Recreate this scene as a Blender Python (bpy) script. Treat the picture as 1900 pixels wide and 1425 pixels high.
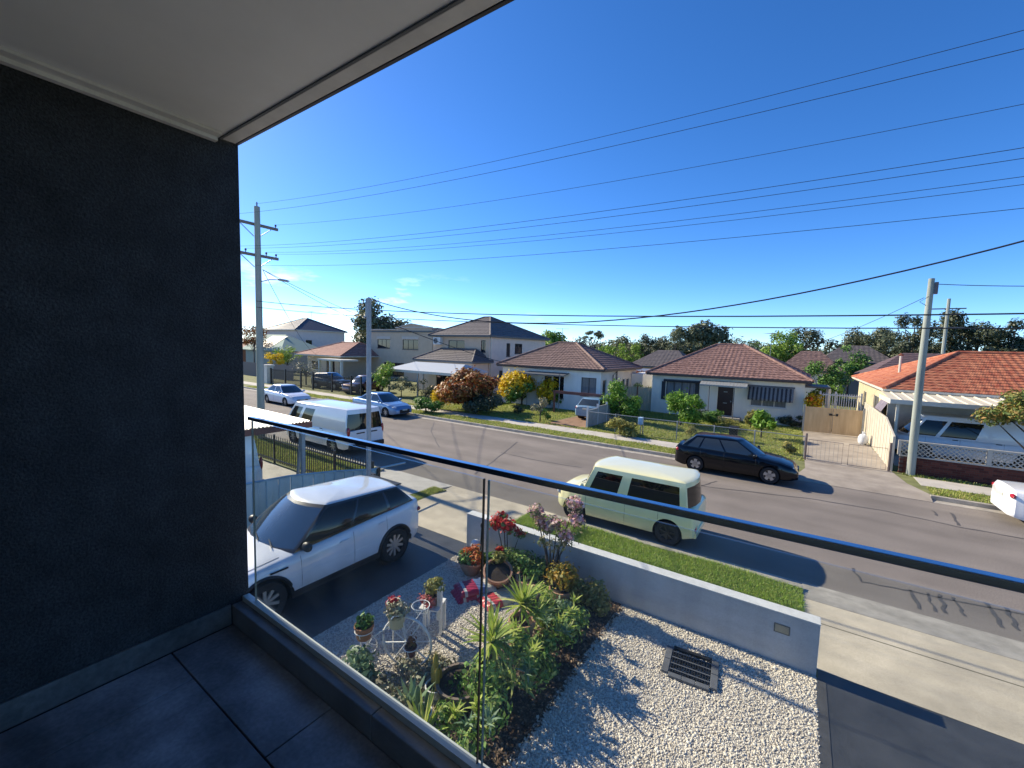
import bpy, bmesh, math, random
import numpy as np
from mathutils import Vector, Matrix
for _o in list(bpy.data.objects): bpy.data.objects.remove(_o)
SC = bpy.context.scene
COL = SC.collection
R = math.radians
# ------------------------------------------------------------------ camera, sky, sun, exposure
H = 4.74                                   # eye height above the road gutter, metres
FPX = 785.94                               # focal length in photograph pixels (1900 wide)
def _axes(yaw, pitch, roll):
    f = Vector((math.sin(yaw)*math.cos(pitch), math.cos(yaw)*math.cos(pitch), math.sin(pitch)))
    r = Vector((math.cos(yaw), -math.sin(yaw), 0)); u = r.cross(f)
    return r*math.cos(roll)+u*math.sin(roll), -r*math.sin(roll)+u*math.cos(roll), f
CR, CU, CF = _axes(R(-34.171), R(-4.773), R(1.682))
cam = bpy.data.objects.new('camera', bpy.data.cameras.new('camera')); COL.objects.link(cam)
cam.data.sensor_width = 36; cam.data.lens = FPX/1900*36
cam.data.clip_start = 0.05; cam.data.clip_end = 2000
cam.matrix_world = Matrix(((CR.x, CU.x, -CF.x, 0), (CR.y, CU.y, -CF.y, 0), (CR.z, CU.z, -CF.z, H), (0, 0, 0, 1)))
SC.camera = cam
SUN_EL, SUN_AZ = R(30.5), R(-3.2)          # light travels towards +X, turned slightly to -Y
sund = bpy.data.lights.new('sun', 'SUN'); sund.energy = 3.9; sund.angle = R(0.55); sund.color = (1, .88, .68)
sun = bpy.data.objects.new('sun', sund); COL.objects.link(sun)
_d = Vector((math.cos(SUN_EL)*math.cos(SUN_AZ), math.cos(SUN_EL)*math.sin(SUN_AZ), -math.sin(SUN_EL)))
sun.rotation_euler = _d.to_track_quat('-Z', 'Y').to_euler(); sun.location = -_d*80+Vector((0, 0, 20))
W = bpy.data.worlds.new('World'); SC.world = W; W.use_nodes = True
nt = W.node_tree; nt.nodes.clear()
def N(t, **k):
    n = nt.nodes.new(t)
    for a, b in k.items(): setattr(n, a, b)
    return n
sky = N('ShaderNodeTexSky', sky_type='NISHITA'); sky.sun_disc = False
sky.sun_elevation = SUN_EL; sky.sun_rotation = R(-90)-SUN_AZ
sky.air_density = .6; sky.dust_density = .12; sky.ozone_density = 6.0; sky.altitude = 0
tc = N('ShaderNodeTexCoord'); sep = N('ShaderNodeSeparateXYZ'); nt.links.new(tc.outputs['Generated'], sep.inputs[0])
mp = N('ShaderNodeMapping'); mp.inputs['Scale'].default_value = (5.5, 5.5, 24); nt.links.new(tc.outputs['Generated'], mp.inputs[0])
cn = N('ShaderNodeTexNoise'); cn.inputs['Scale'].default_value = 1.15; cn.inputs['Detail'].default_value = 7; cn.inputs['Roughness'].default_value = .6
nt.links.new(mp.outputs[0], cn.inputs['Vector'])
cr = N('ShaderNodeMapRange'); cr.inputs[1].default_value = .57; cr.inputs[2].default_value = .74; nt.links.new(cn.outputs['Fac'], cr.inputs[0])
e1 = N('ShaderNodeMapRange'); e1.inputs[1].default_value = .17; e1.inputs[2].default_value = .04; nt.links.new(sep.outputs['Z'], e1.inputs[0])
mw = N('ShaderNodeMapRange'); mw.inputs[1].default_value = -.45; mw.inputs[2].default_value = -.8; nt.links.new(sep.outputs['X'], mw.inputs[0])     # the few clouds hang low in the west
mu0 = N('ShaderNodeMath', operation='MULTIPLY'); nt.links.new(cr.outputs[0], mu0.inputs[0]); nt.links.new(e1.outputs[0], mu0.inputs[1])
mu = N('ShaderNodeMath', operation='MULTIPLY'); nt.links.new(mu0.outputs[0], mu.inputs[0]); nt.links.new(mw.outputs[0], mu.inputs[1])
hs = N('ShaderNodeHueSaturation'); hs.inputs['Saturation'].default_value = 1.17; hs.inputs['Hue'].default_value = .508; hs.inputs['Value'].default_value = 1.0; nt.links.new(sky.outputs[0], hs.inputs['Color'])
tn = N('ShaderNodeMix', data_type='RGBA', blend_type='MULTIPLY'); tn.inputs[0].default_value = 1; tn.inputs[7].default_value = (1.06, 1.0, .88, 1); nt.links.new(hs.outputs[0], tn.inputs[6])
mx = N('ShaderNodeMix', data_type='RGBA'); nt.links.new(mu.outputs[0], mx.inputs[0]); nt.links.new(tn.outputs[2], mx.inputs[6]); mx.inputs[7].default_value = (9.5, 9.8, 10.2, 1)
bg = N('ShaderNodeBackground'); bg.inputs[1].default_value = .135; nt.links.new(mx.outputs[2], bg.inputs[0])
wo = N('ShaderNodeOutputWorld'); nt.links.new(bg.outputs[0], wo.inputs[0])
SC.view_settings.view_transform = 'Standard'; SC.view_settings.look = 'None'; SC.view_settings.gamma = 1
SC.view_settings.exposure = 1.12
SC.view_settings.use_curve_mapping = False

# ------------------------------------------------------------------ pixels of the photograph to places
def ray(x, y): return CF+CR*((x-950)/FPX)-CU*((y-712.5)/FPX)
def G(x, y, z=0.0):
    d = ray(x, y); t = (z-H)/d.z; return Vector((d.x*t, d.y*t, z))
def PY(x, y, Y):
    d = ray(x, y); t = Y/d.y; return Vector((d.x*t, Y, H+d.z*t))

# ------------------------------------------------------------------ materials
MATS = {}
def mat(name, col, rough=.6, metal=0., var=.12, scale=4., bump=0., bscale=60., coat=0., col2=None, spec=.5, stretch=None, detail=6.):
    if name in MATS: return MATS[name]
    m = bpy.data.materials.new(name); m.use_nodes = True; t = m.node_tree; b = t.nodes['Principled BSDF']
    b.inputs['Roughness'].default_value = rough; b.inputs['Metallic'].default_value = metal
    b.inputs['Specular IOR Level'].default_value = spec
    if coat: b.inputs['Coat Weight'].default_value = coat; b.inputs['Coat Roughness'].default_value = .04
    c = list(col)+[1]
    if var > 0 or col2:
        co = t.nodes.new('ShaderNodeTexCoord'); src = co.outputs['Object']
        if stretch:
            mpn = t.nodes.new('ShaderNodeMapping'); mpn.inputs['Scale'].default_value = stretch
            t.links.new(src, mpn.inputs[0]); src = mpn.outputs[0]
        n = t.nodes.new('ShaderNodeTexNoise'); n.inputs['Scale'].default_value = scale; n.inputs['Detail'].default_value = detail
        n.inputs['Roughness'].default_value = .62; t.links.new(src, n.inputs['Vector'])
        rp = t.nodes.new('ShaderNodeValToRGB'); t.links.new(n.outputs['Fac'], rp.inputs[0])
        rp.color_ramp.elements[0].position = .3; rp.color_ramp.elements[1].position = .72
        lo = [max(0, x*(1-var)) for x in col]+[1]; hi = (list(col2) if col2 else [min(1, x*(1+var)) for x in col])+[1]
        rp.color_ramp.elements[0].color = lo; rp.color_ramp.elements[1].color = hi
        t.links.new(rp.outputs[0], b.inputs['Base Color'])
        if bump:
            n2 = t.nodes.new('ShaderNodeTexNoise'); n2.inputs['Scale'].default_value = bscale; n2.inputs['Detail'].default_value = 4
            t.links.new(src, n2.inputs['Vector']); bp = t.nodes.new('ShaderNodeBump'); bp.inputs['Strength'].default_value = bump; bp.inputs['Distance'].default_value = .02
            t.links.new(n2.outputs['Fac'], bp.inputs['Height']); t.links.new(bp.outputs[0], b.inputs['Normal'])
    else: b.inputs['Base Color'].default_value = c
    MATS[name] = m; return m
def leafmat(name, cols, trans=.25, rough=.55):
    if name in MATS: return MATS[name]
    m = bpy.data.materials.new(name); m.use_nodes = True; t = m.node_tree; b = t.nodes['Principled BSDF']
    g = t.nodes.new('ShaderNodeNewGeometry'); rp = t.nodes.new('ShaderNodeValToRGB'); t.links.new(g.outputs['Random Per Island'], rp.inputs[0])
    el = rp.color_ramp.elements
    while len(el) < len(cols): el.new(.5)
    for i, c in enumerate(cols): el[i].position = i/(len(cols)-1); el[i].color = list(c)+[1]
    t.links.new(rp.outputs[0], b.inputs['Base Color']); b.inputs['Roughness'].default_value = rough; b.inputs['Specular IOR Level'].default_value = .35
    tr = t.nodes.new('ShaderNodeBsdfTranslucent'); t.links.new(rp.outputs[0], tr.inputs[0])
    ms = t.nodes.new('ShaderNodeMixShader'); ms.inputs[0].default_value = trans
    t.links.new(b.outputs[0], ms.inputs[1]); t.links.new(tr.outputs[0], ms.inputs[2]); t.links.new(ms.outputs[0], t.nodes['Material Output'].inputs[0])
    MATS[name] = m; return m
def glassmat(name, tint=(.93, .97, .96), refl=1.0, dust_sheen=.02):
    m = bpy.data.materials.new(name); m.use_nodes = True; t = m.node_tree; t.nodes.remove(t.nodes['Principled BSDF'])
    tr = t.nodes.new('ShaderNodeBsdfTransparent'); tr.inputs[0].default_value = list(tint)+[1]
    gl = t.nodes.new('ShaderNodeBsdfGlossy'); gl.inputs['Roughness'].default_value = .01
    fr = t.nodes.new('ShaderNodeLayerWeight'); fr.inputs[0].default_value = .5
    pw = t.nodes.new('ShaderNodeMath'); pw.operation = 'POWER'; pw.inputs[1].default_value = 5; t.links.new(fr.outputs['Facing'], pw.inputs[0])
    mu = t.nodes.new('ShaderNodeMath'); mu.operation = 'MULTIPLY_ADD'; mu.inputs[1].default_value = .96*refl; mu.inputs[2].default_value = .04*refl; t.links.new(pw.outputs[0], mu.inputs[0])
    ms = t.nodes.new('ShaderNodeMixShader'); t.links.new(mu.outputs[0], ms.inputs[0]); t.links.new(tr.outputs[0], ms.inputs[1]); t.links.new(gl.outputs[0], ms.inputs[2])
    df = t.nodes.new('ShaderNodeBsdfDiffuse'); df.inputs[0].default_value = (.8, .82, .8, 1)
    no = t.nodes.new('ShaderNodeTexNoise'); no.inputs['Scale'].default_value = 5; no.inputs['Detail'].default_value = 8
    co = t.nodes.new('ShaderNodeTexCoord'); t.links.new(co.outputs['Object'], no.inputs['Vector'])
    mr = t.nodes.new('ShaderNodeMapRange'); mr.inputs[1].default_value = .35; mr.inputs[2].default_value = .75; mr.inputs[3].default_value = dust_sheen*.3; mr.inputs[4].default_value = dust_sheen*1.7
    t.links.new(no.outputs['Fac'], mr.inputs[0])
    m2 = t.nodes.new('ShaderNodeMixShader'); t.links.new(mr.outputs[0], m2.inputs[0]); t.links.new(ms.outputs[0], m2.inputs[1]); t.links.new(df.outputs[0], m2.inputs[2])
    t.links.new(m2.outputs[0], t.nodes['Material Output'].inputs[0]); MATS[name] = m; return m

# ------------------------------------------------------------------ objects
def tag(o, label, cat, group=None, kind=None):
    if label: o['label'] = label
    if cat: o['category'] = cat
    if group: o['group'] = group
    if kind: o['kind'] = kind
    return o
def thing(name, label, cat, loc=(0, 0, 0), rz=0., group=None):
    o = bpy.data.objects.new(name, None); COL.objects.link(o); o.empty_display_size = .2
    o.location = loc; o.rotation_euler = (0, 0, rz); return tag(o, label, cat, group)
class B:
    """collects geometry of ONE mesh"""
    def __init__(s): s.v = []; s.f = []
    def add(s, v, f):
        n = len(s.v); s.v += [tuple(p) for p in v]; s.f += [tuple(i+n for i in q) for q in f]; return s
    def box(s, x0, x1, y0, y1, z0, z1):
        return s.add([(x0, y0, z0), (x1, y0, z0), (x1, y1, z0), (x0, y1, z0), (x0, y0, z1), (x1, y0, z1), (x1, y1, z1), (x0, y1, z1)],
                     [(0, 3, 2, 1), (4, 5, 6, 7), (0, 1, 5, 4), (1, 2, 6, 5), (2, 3, 7, 6), (3, 0, 4, 7)])
    def tube(s, pts, r, n=8, cap=True):
        pts = [Vector(p) for p in pts]; rs = r if isinstance(r, (list, tuple)) else [r]*len(pts); V = []; F = []
        for i, p in enumerate(pts):
            t = (pts[min(i+1, len(pts)-1)]-pts[max(i-1, 0)]).normalized()
            a = Vector((0, 0, 1)) if abs(t.z) < .95 else Vector((1, 0, 0))
            u = t.cross(a).normalized(); w = t.cross(u)
            V += [p+u*rs[i]*math.cos(2*math.pi*k/n)+w*rs[i]*math.sin(2*math.pi*k/n) for k in range(n)]
        for i in range(len(pts)-1):
            F += [(i*n+k, i*n+(k+1) % n, (i+1)*n+(k+1) % n, (i+1)*n+k) for k in range(n)]
        if cap: F += [tuple(range(n)), tuple(range((len(pts)-1)*n+n-1, (len(pts)-1)*n-1, -1))]
        return s.add(V, F)
    def bar(s, a, b, w, h):
        a = Vector(a); b = Vector(b); t = (b-a).normalized(); up = Vector((0, 0, 1)) if abs(t.z) < .95 else Vector((0, 1, 0))
        u = t.cross(up).normalized()*w/2; k = u.cross(t).normalized()*h/2
        return s.add([a-u-k, a+u-k, a+u+k, a-u+k, b-u-k, b+u-k, b+u+k, b-u+k], [(0, 1, 2, 3), (7, 6, 5, 4), (0, 4, 5, 1), (1, 5, 6, 2), (2, 6, 7, 3), (3, 7, 4, 0)])
    def lathe(s, prof, c=(0, 0, 0), n=20, axis='z'):
        V = []; F = []
        for r, z in prof:
            for k in range(n):
                a = 2*math.pi*k/n; x, y = r*math.cos(a), r*math.sin(a)
                V.append((c[0]+x, c[1]+y, c[2]+z) if axis == 'z' else (c[0]+x, c[1]+z, c[2]+y) if axis == 'y' else (c[0]+z, c[1]+x, c[2]+y))
        for i in range(len(prof)-1): F += [(i*n+k, i*n+(k+1) % n, (i+1)*n+(k+1) % n, (i+1)*n+k) for k in range(n)]
        return s.add(V, F)
    def poly(s, pts): return s.add(pts, [tuple(range(len(pts)))])
    def slab(s, pts, z0, z1):
        n = len(pts); V = [(x, y, z0) for x, y in pts]+[(x, y, z1) for x, y in pts]
        return s.add(V, [tuple(range(n-1, -1, -1)), tuple(range(n, 2*n))]+[(i, (i+1) % n, n+(i+1) % n, n+i) for i in range(n)])
    def blob(s, c, r, seg=10, ring=6, rng=None, jit=0.):
        V = []; F = []
        for i in range(ring+1):
            th = math.pi*i/ring
            for k in range(seg):
                j = 1+(rng.uniform(-jit, jit) if rng and 0 < i < ring else 0)
                V.append((c[0]+r[0]*j*math.sin(th)*math.cos(2*math.pi*k/seg), c[1]+r[1]*j*math.sin(th)*math.sin(2*math.pi*k/seg), c[2]+r[2]*j*math.cos(th)))
        for i in range(ring): F += [(i*seg+k, (i+1)*seg+k, (i+1)*seg+(k+1) % seg, i*seg+(k+1) % seg) for k in range(seg)]
        return s.add(V, F)
    def build(s, name, m, parent=None, smooth=None, bevel=0., label=None, kind=None, fix=False):
        me = bpy.data.meshes.new(name); me.from_pydata(s.v, [], s.f); me.update()
        if fix or bevel:
            bm = bmesh.new(); bm.from_mesh(me)
            bmesh.ops.remove_doubles(bm, verts=bm.verts, dist=1e-5)
            bmesh.ops.recalc_face_normals(bm, faces=bm.faces); bm.to_mesh(me); bm.free()
        o = bpy.data.objects.new(name, me); COL.objects.link(o); me.materials.append(m)
        if parent: o.parent = parent
        if smooth is not None:
            me.polygons.foreach_set('use_smooth', [True]*len(me.polygons))
            me.set_sharp_from_angle(angle=R(smooth))
        if bevel:
            bv = o.modifiers.new('bevel', 'BEVEL'); bv.width = bevel; bv.segments = 2; bv.limit_method = 'ANGLE'; bv.angle_limit = R(40)
        if label: o['label'] = label
        if kind: o['kind'] = kind
        return o
def npmesh(name, V, F, m, parent=None, smooth=False, kind=None):
    """V (n,3) array, F (k,3|4) array"""
    me = bpy.data.meshes.new(name); V = np.asarray(V, np.float32); F = np.asarray(F, np.int32); k = F.shape[1]
    me.vertices.add(len(V)); me.vertices.foreach_set('co', V.ravel()); me.loops.add(F.size); me.loops.foreach_set('vertex_index', F.ravel())
    me.polygons.add(len(F)); me.polygons.foreach_set('loop_start', np.arange(0, F.size, k, dtype=np.int32))
    me.update(calc_edges=True); me.materials.append(m)
    if smooth: me.polygons.foreach_set('use_smooth', np.ones(len(F), bool))
    o = bpy.data.objects.new(name, me); COL.objects.link(o)
    if parent: o.parent = parent
    if kind: o['kind'] = kind
    return o
def struct(o): o['kind'] = 'structure'; return o
def copy_tree(o, parent=None):
    c = o.copy(); COL.objects.link(c); c.parent = parent
    for ch in list(o.children): copy_tree(ch, c)
    return c
# ------------------------------------------------------------------ plants
def unit(v): return v/np.maximum(np.linalg.norm(v, axis=1, keepdims=True), 1e-9)
def leaves(name, C, Nn, size, m, parent=None, aspect=.45, seed=0, kind=None, fold=.12):
    rg = np.random.default_rng(seed); n = len(C); Nn = unit(Nn); t = unit(np.cross(Nn, rg.normal(size=(n, 3)))); b = np.cross(Nn, t)
    L = (size*rg.uniform(.45, 1.5, n))[:, None] if np.isscalar(size) else size[:, None]
    V = np.empty((n, 4, 3)); V[:, 0] = C-t*L/2; V[:, 1] = C+b*L*aspect/2+Nn*L*fold; V[:, 2] = C+t*L/2; V[:, 3] = C-b*L*aspect/2+Nn*L*fold
    return npmesh(name, V.reshape(-1, 3), np.arange(n*4).reshape(-1, 4), m, parent, kind=kind)
def crown_pts(blobs, n, seed, lo=.55, up=.25, flat=.0):
    rg = np.random.default_rng(seed); bl = np.array(blobs, float); w = (bl[:, 3]*bl[:, 4]*bl[:, 5])**(2/3); w /= w.sum()
    k = rg.choice(len(bl), n, p=w); d = unit(rg.normal(size=(n, 3))); r = rg.uniform(lo**2, 1, n)**.5*(1+rg.normal(size=n)*.14)
    C = bl[k, :3]+d*bl[k, 3:6]*r[:, None]; Nn = d+rg.normal(size=(n, 3))*.55+np.array([0, 0, up]); return C, Nn
def sub_blobs(c, r, n, seed, rs=.42, low=-.55):
    rg = np.random.default_rng(seed); out = []
    for i in range(n):
        d = rg.normal(size=3); d /= np.linalg.norm(d); d[2] = max(d[2], low); q = rg.uniform(.4, .98); s = rs*rg.uniform(.5, 1.3)
        out.append([c[0]+d[0]*r[0]*q, c[1]+d[1]*r[1]*q, c[2]+d[2]*r[2]*q, r[0]*s, r[1]*s, r[2]*s*.9])
    return out
def tree(name, label, cat, loc, h, cr, mleaf, mbark, seed, nl=3000, ls=.25, nb=12, trunk_r=.14, trunk_top=.5, group=None, aspect=.45, rs=.42, lean=(0, 0), lo=.5):
    """cr = crown radii (x,y,z); h = total height"""
    t = thing(name, label, cat, loc, 0, group); c = (lean[0], lean[1], h-cr[2])
    bl = sub_blobs(c, cr, nb, seed, rs)
    C, Nn = crown_pts(bl, nl, seed, lo=lo); leaves('crown', C, Nn, ls, mleaf, t, aspect, seed, kind=None)
    rg = random.Random(seed); b = B(); top = Vector((lean[0]*.7, lean[1]*.7, h*trunk_top))
    b.tube([(0, 0, -.05), (lean[0]*.25, lean[1]*.2, h*trunk_top*.5), top], [trunk_r, trunk_r*.75, trunk_r*.5], 7)
    for q in bl[::max(1, nb//9)]:
        e = Vector(q[:3]); st = Vector((0, 0, 0)).lerp(top, rg.uniform(.55, 1)); mid = st.lerp(e, .5)+Vector((rg.uniform(-.1, .1), rg.uniform(-.1, .1), .1))*cr[0]*.5
        b.tube([st, mid, e], [trunk_r*.38, trunk_r*.26, trunk_r*.1], 5)
    b.build('trunk', mbark, t, smooth=60); return t
def strap(c, az, el, L, w, droop, n=5, twist=0.):
    """a strap leaf: verts/faces"""
    V = []; p = Vector(c); a = el
    for i in range(n+1):
        f = i/n; ww = w*(.55+.9*f if f < .35 else 1-.98*((f-.35)/.65)**1.5)/2
        sd = Vector((-math.sin(az), math.cos(az), 0))
        V += [p-sd*ww, p+sd*ww]
        a -= droop/n; p = p+Vector((math.cos(az)*math.cos(a), math.sin(az)*math.cos(a), math.sin(a)))*L/n
    return V, [(2*i, 2*i+1, 2*i+3, 2*i+2) for i in range(n)]
def rosette(name, m, parent, c, n, L, w, seed, el=(10, 85), droop=(10, 60)):
    rg = random.Random(seed); b = B()
    for i in range(n):
        f = rg.random(); e = R(el[0]+(el[1]-el[0])*f); v, fa = strap((c[0]+rg.uniform(-.02, .02), c[1]+rg.uniform(-.02, .02), c[2]+rg.uniform(-.03, .03)), rg.uniform(0, 6.283), e, L*rg.uniform(.75, 1.1), w, R(rg.uniform(*droop))*(1.1-f)); b.add(v, fa)
    return b.build(name, m, parent)
def blades(name, polys, dens, h, w, z, m, seed, parent=None):
    """grass: triangles scattered over axis-aligned rectangles (x0,x1,y0,y1)"""
    rg = np.random.default_rng(seed); P = []
    for (x0, x1, y0, y1) in polys:
        n = int((x1-x0)*(y1-y0)*dens); P.append(np.stack([rg.uniform(x0, x1, n), rg.uniform(y0, y1, n), np.full(n, z)], 1))
    P = np.concatenate(P); n = len(P); a = rg.uniform(0, 6.283, n); d = np.stack([np.cos(a), np.sin(a), 0*a], 1)
    hh = h*rg.uniform(.5, 1.3, n)*(1+.45*np.sin(P[:, 0]*2.1+P[:, 1])*np.sin(P[:, 1]*3.3)); ln = rg.normal(size=(n, 3))*.5; ln[:, 2] = 1
    V = np.empty((n, 3, 3)); V[:, 0] = P-d*w/2; V[:, 1] = P+d*w/2; V[:, 2] = P+ln*hh[:, None]
    o = npmesh(name, V.reshape(-1, 3), np.arange(n*3).reshape(-1, 3), m, parent); o['kind'] = 'stuff'; return o
# ------------------------------------------------------------------ the setting
def layered(name, base, layers, rough=.85, bump=.4, bscale=120):
    """base colour multiplied by several noise layers (scale xyz, detail, low, high)"""
    m = bpy.data.materials.new(name); m.use_nodes = True; t = m.node_tree; b = t.nodes['Principled BSDF']; b.inputs['Roughness'].default_value = rough; b.inputs['Specular IOR Level'].default_value = .3
    co = t.nodes.new('ShaderNodeTexCoord'); prev = None
    for sc, det, lo, hi in layers:
        mp_ = t.nodes.new('ShaderNodeMapping'); mp_.inputs['Scale'].default_value = sc; t.links.new(co.outputs['Object'], mp_.inputs[0])
        n = t.nodes.new('ShaderNodeTexNoise'); n.inputs['Scale'].default_value = 1; n.inputs['Detail'].default_value = det; t.links.new(mp_.outputs[0], n.inputs['Vector'])
        r = t.nodes.new('ShaderNodeMapRange'); r.inputs[1].default_value = .3; r.inputs[2].default_value = .7; r.inputs[3].default_value = lo; r.inputs[4].default_value = hi; t.links.new(n.outputs['Fac'], r.inputs[0])
        if prev is None: prev = r.outputs[0]
        else: q = t.nodes.new('ShaderNodeMath'); q.operation = 'MULTIPLY'; t.links.new(prev, q.inputs[0]); t.links.new(r.outputs[0], q.inputs[1]); prev = q.outputs[0]
    mx_ = t.nodes.new('ShaderNodeVectorMath'); mx_.operation = 'SCALE'; mx_.inputs[0].default_value = base; t.links.new(prev, mx_.inputs['Scale']); t.links.new(mx_.outputs[0], b.inputs['Base Color'])
    n2 = t.nodes.new('ShaderNodeTexNoise'); n2.inputs['Scale'].default_value = bscale; t.links.new(co.outputs['Object'], n2.inputs['Vector']); bp = t.nodes.new('ShaderNodeBump'); bp.inputs['Strength'].default_value = bump; bp.inputs['Distance'].default_value = .01; t.links.new(n2.outputs['Fac'], bp.inputs['Height']); t.links.new(bp.outputs[0], b.inputs['Normal'])
    MATS[name] = m; return m
def asphalt(): return layered('asphalt', (.2, .176, .153), [((.07, .9, 1), 5, .82, 1.15), ((.6, .8, 1), 8, .85, 1.12), ((45, 45, 45), 3, .7, 1.3)], .85, .5, 160)
m_asphalt = asphalt()
m_tar = mat('tar', (.085, .08, .077), .7, var=.3, scale=9)
m_conc = layered('concrete', (.56, .485, .365), [((.5, 1.6, 1), 7, .82, 1.1), ((2.5, 2.5, 1), 8, .86, 1.1), ((60, 60, 60), 2, .88, 1.1)], .85, .35, 90)
m_kerb = mat('kerb concrete', (.36, .33, .28), .85, var=.3, scale=3, bump=.4, bscale=60)
m_path = mat('path concrete', (.47, .44, .385), .85, var=.15, scale=2, bump=.3, bscale=70)
m_drive = mat('dark drive', (.045, .047, .05), .5, var=.35, scale=1.4, bump=.2, bscale=80, col2=(.075, .077, .08))
m_soil = mat('soil', (.05, .034, .024), .95, var=.5, scale=14, bump=.9, bscale=40, col2=(.11, .075, .05))
m_dirt = mat('dirt lawn', (.14, .165, .05), .95, var=.35, scale=1.6, bump=.4, bscale=30, col2=(.23, .235, .085))
m_gravelbed = mat('gravel bed', (.44, .4, .35), .9, var=.4, scale=60, bump=.8, bscale=80, col2=(.64, .59, .52))
m_grass = leafmat('grass blades', [(.14, .27, .02), (.27, .43, .04), (.42, .55, .09), (.52, .54, .2), (.24, .4, .05)], .4)
m_grass2 = leafmat('dry grass blades', [(.16, .25, .04), (.3, .38, .07), (.42, .44, .12), (.48, .42, .18)], .4)
Zn = .10                                                     # level of the near yards
def sheet(name, pts, z, m): return struct(B().poly([(x, y, z) for x, y in pts]).build(name, m))
def rect(x0, x1, y0, y1): return [(x0, y0), (x1, y0), (x1, y1), (x0, y1)]
sheet('ground', rect(-700, 500, -300, 900), -.03, m_dirt)
road = sheet('road', rect(-220, 140, 10.35, 19.9), 0., m_asphalt)
struct(B().slab(rect(-220, 140, -30, 9.28), -.2, Zn-.004).build('near_yard', m_dirt))
struct(B().slab([(-6.1, 9.28), (.35, 9.28), (.35, 10.08), (-5.5, 10.08)], -.2, Zn-.004).build('near_verge', m_dirt))
struct(B().slab(rect(-9.75, -9.25, 9.28, 10.0), -.2, Zn-.004).build('verge_strip', m_dirt))
struct(B().slab(rect(-60, -12.6, 9.28, 10.08), -.2, Zn-.004).build('neighbour_verge', m_dirt))
struct(B().slab(rect(-220, 140, 20.04, 260), -.2, .126).build('far_yard', m_dirt))
# kerbs and gutters
def kerb(name, x0, x1, y0, y1, gy0, gy1, zt):
    k = B(); n = int((x1-x0)/2.4)+1
    o = struct(B().slab(rect(x0, x1, gy0, gy1), -.1, .006).build(name.replace('kerb', 'gutter'), m_kerb))
    s = bpy.data.objects.new(name, None); COL.objects.link(s); struct(s)
    st = (x1-x0)/n
    for i in range(n):
        a, b_ = x0+i*st+.004, x0+(i+1)*st-.004; lean = .03 if gy0 > y0 else -.03
        V = [(a, y0, -.1), (b_, y0, -.1), (b_, y1, -.1), (a, y1, -.1)]
        ya, yb = (y0, y1-.035) if gy0 > y0 else (y0+.035, y1)
        V += [(a, ya, zt), (b_, ya, zt), (b_, yb, zt), (a, yb, zt)]
        B().add(V, [(0, 3, 2, 1), (4, 5, 6, 7), (0, 1, 5, 4), (1, 2, 6, 5), (2, 3, 7, 6), (3, 0, 4, 7)]).build('kerb_stone', m_kerb, s, bevel=.012)
kerb('near_kerb', -5.5, .35, 10.08, 10.26, 10.26, 10.6, .125)
kerb('near_kerb_beyond', -60, -12.6, 10.08, 10.26, 10.26, 10.6, .125)
kerb('far_kerb', -110, .2, 19.86, 20.04, 19.5, 19.86, .14)
kerb('far_kerb_beyond', 4.0, 60, 19.86, 20.04, 19.5, 19.86, .14)
# concrete: crossings, aprons, footpath
def ramp(name, x0a, x1a, x0b, x1b, ya, yb, za, zb, m):       # slab from (ya, za) to the gutter (yb, zb)
    return struct(B().add([(x0a, ya, za), (x1a, ya, za), (x1b, yb, zb), (x0b, yb, zb), (x0a, ya, -.15), (x1a, ya, -.15), (x1b, yb, -.15), (x0b, yb, -.15)],
        [(0, 1, 2, 3), (0, 4, 5, 1), (1, 5, 6, 2), (2, 6, 7, 3), (3, 7, 4, 0)]).build(name, m))
ramp('left_crossing', -9.25, -6.1, -9.5, -5.5, 9.3, 10.62, Zn+.004, .012, m_conc)
sheet('left_crossing_path', [(-9.1, 7.48), (-6.0, 7.48), (-6.0, 7.62), (-6.1, 9.3), (-9.25, 9.3)], Zn+.004, m_conc)
ramp('neighbour_crossing', -12.6, -9.75, -12.6, -9.5, 9.45, 10.62, Zn+.004, .012, m_path)
sheet('neighbour_apron', [(-12.6, 8.15), (-9.9, 8.15), (-9.75, 9.45), (-12.6, 9.45)], Zn+.005, m_path)
ramp('right_crossing', .35, 9, .35, 9.2, 9.72, 10.62, Zn+.004, .012, m_kerb)
for i, (y0, y1) in enumerate(((7.565, 8.93), (8.95, 9.71))):
    for k in range(3): sheet('right_crossing_slab', rect((.36 if k == 0 else .53+k*3.02), .53+k*3.02+3.0, y0, y1), Zn+.005+.0005*k, m_conc)
sheet('left_driveway', rect(-9.95, -6.05, -6, 7.47), Zn+.006, m_drive)
sheet('right_driveway', rect(.53, 7, -6, 7.555), Zn+.006, m_drive)
struct(B().box(.5, .62, 2.6, 7.35, 0, Zn+.012).build('driveway_edging', mat('edging', (.06, .06, .062), .7, var=.3, scale=6)))
sheet('left_gravel_bed', rect(-6.05, -3.5, 1.0, 7.36), Zn+.004, m_gravelbed)
sheet('right_gravel_bed', rect(-2.39, .5, 1.0, 7.36), Zn+.004, m_gravelbed)
sheet('garden_soil', [(-3.5, 1.0), (-2.39, 1.0), (-2.39, 7.36), (-5.0, 7.36), (-4.6, 6.75), (-3.5, 6.2)], Zn+.008, m_soil)
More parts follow.
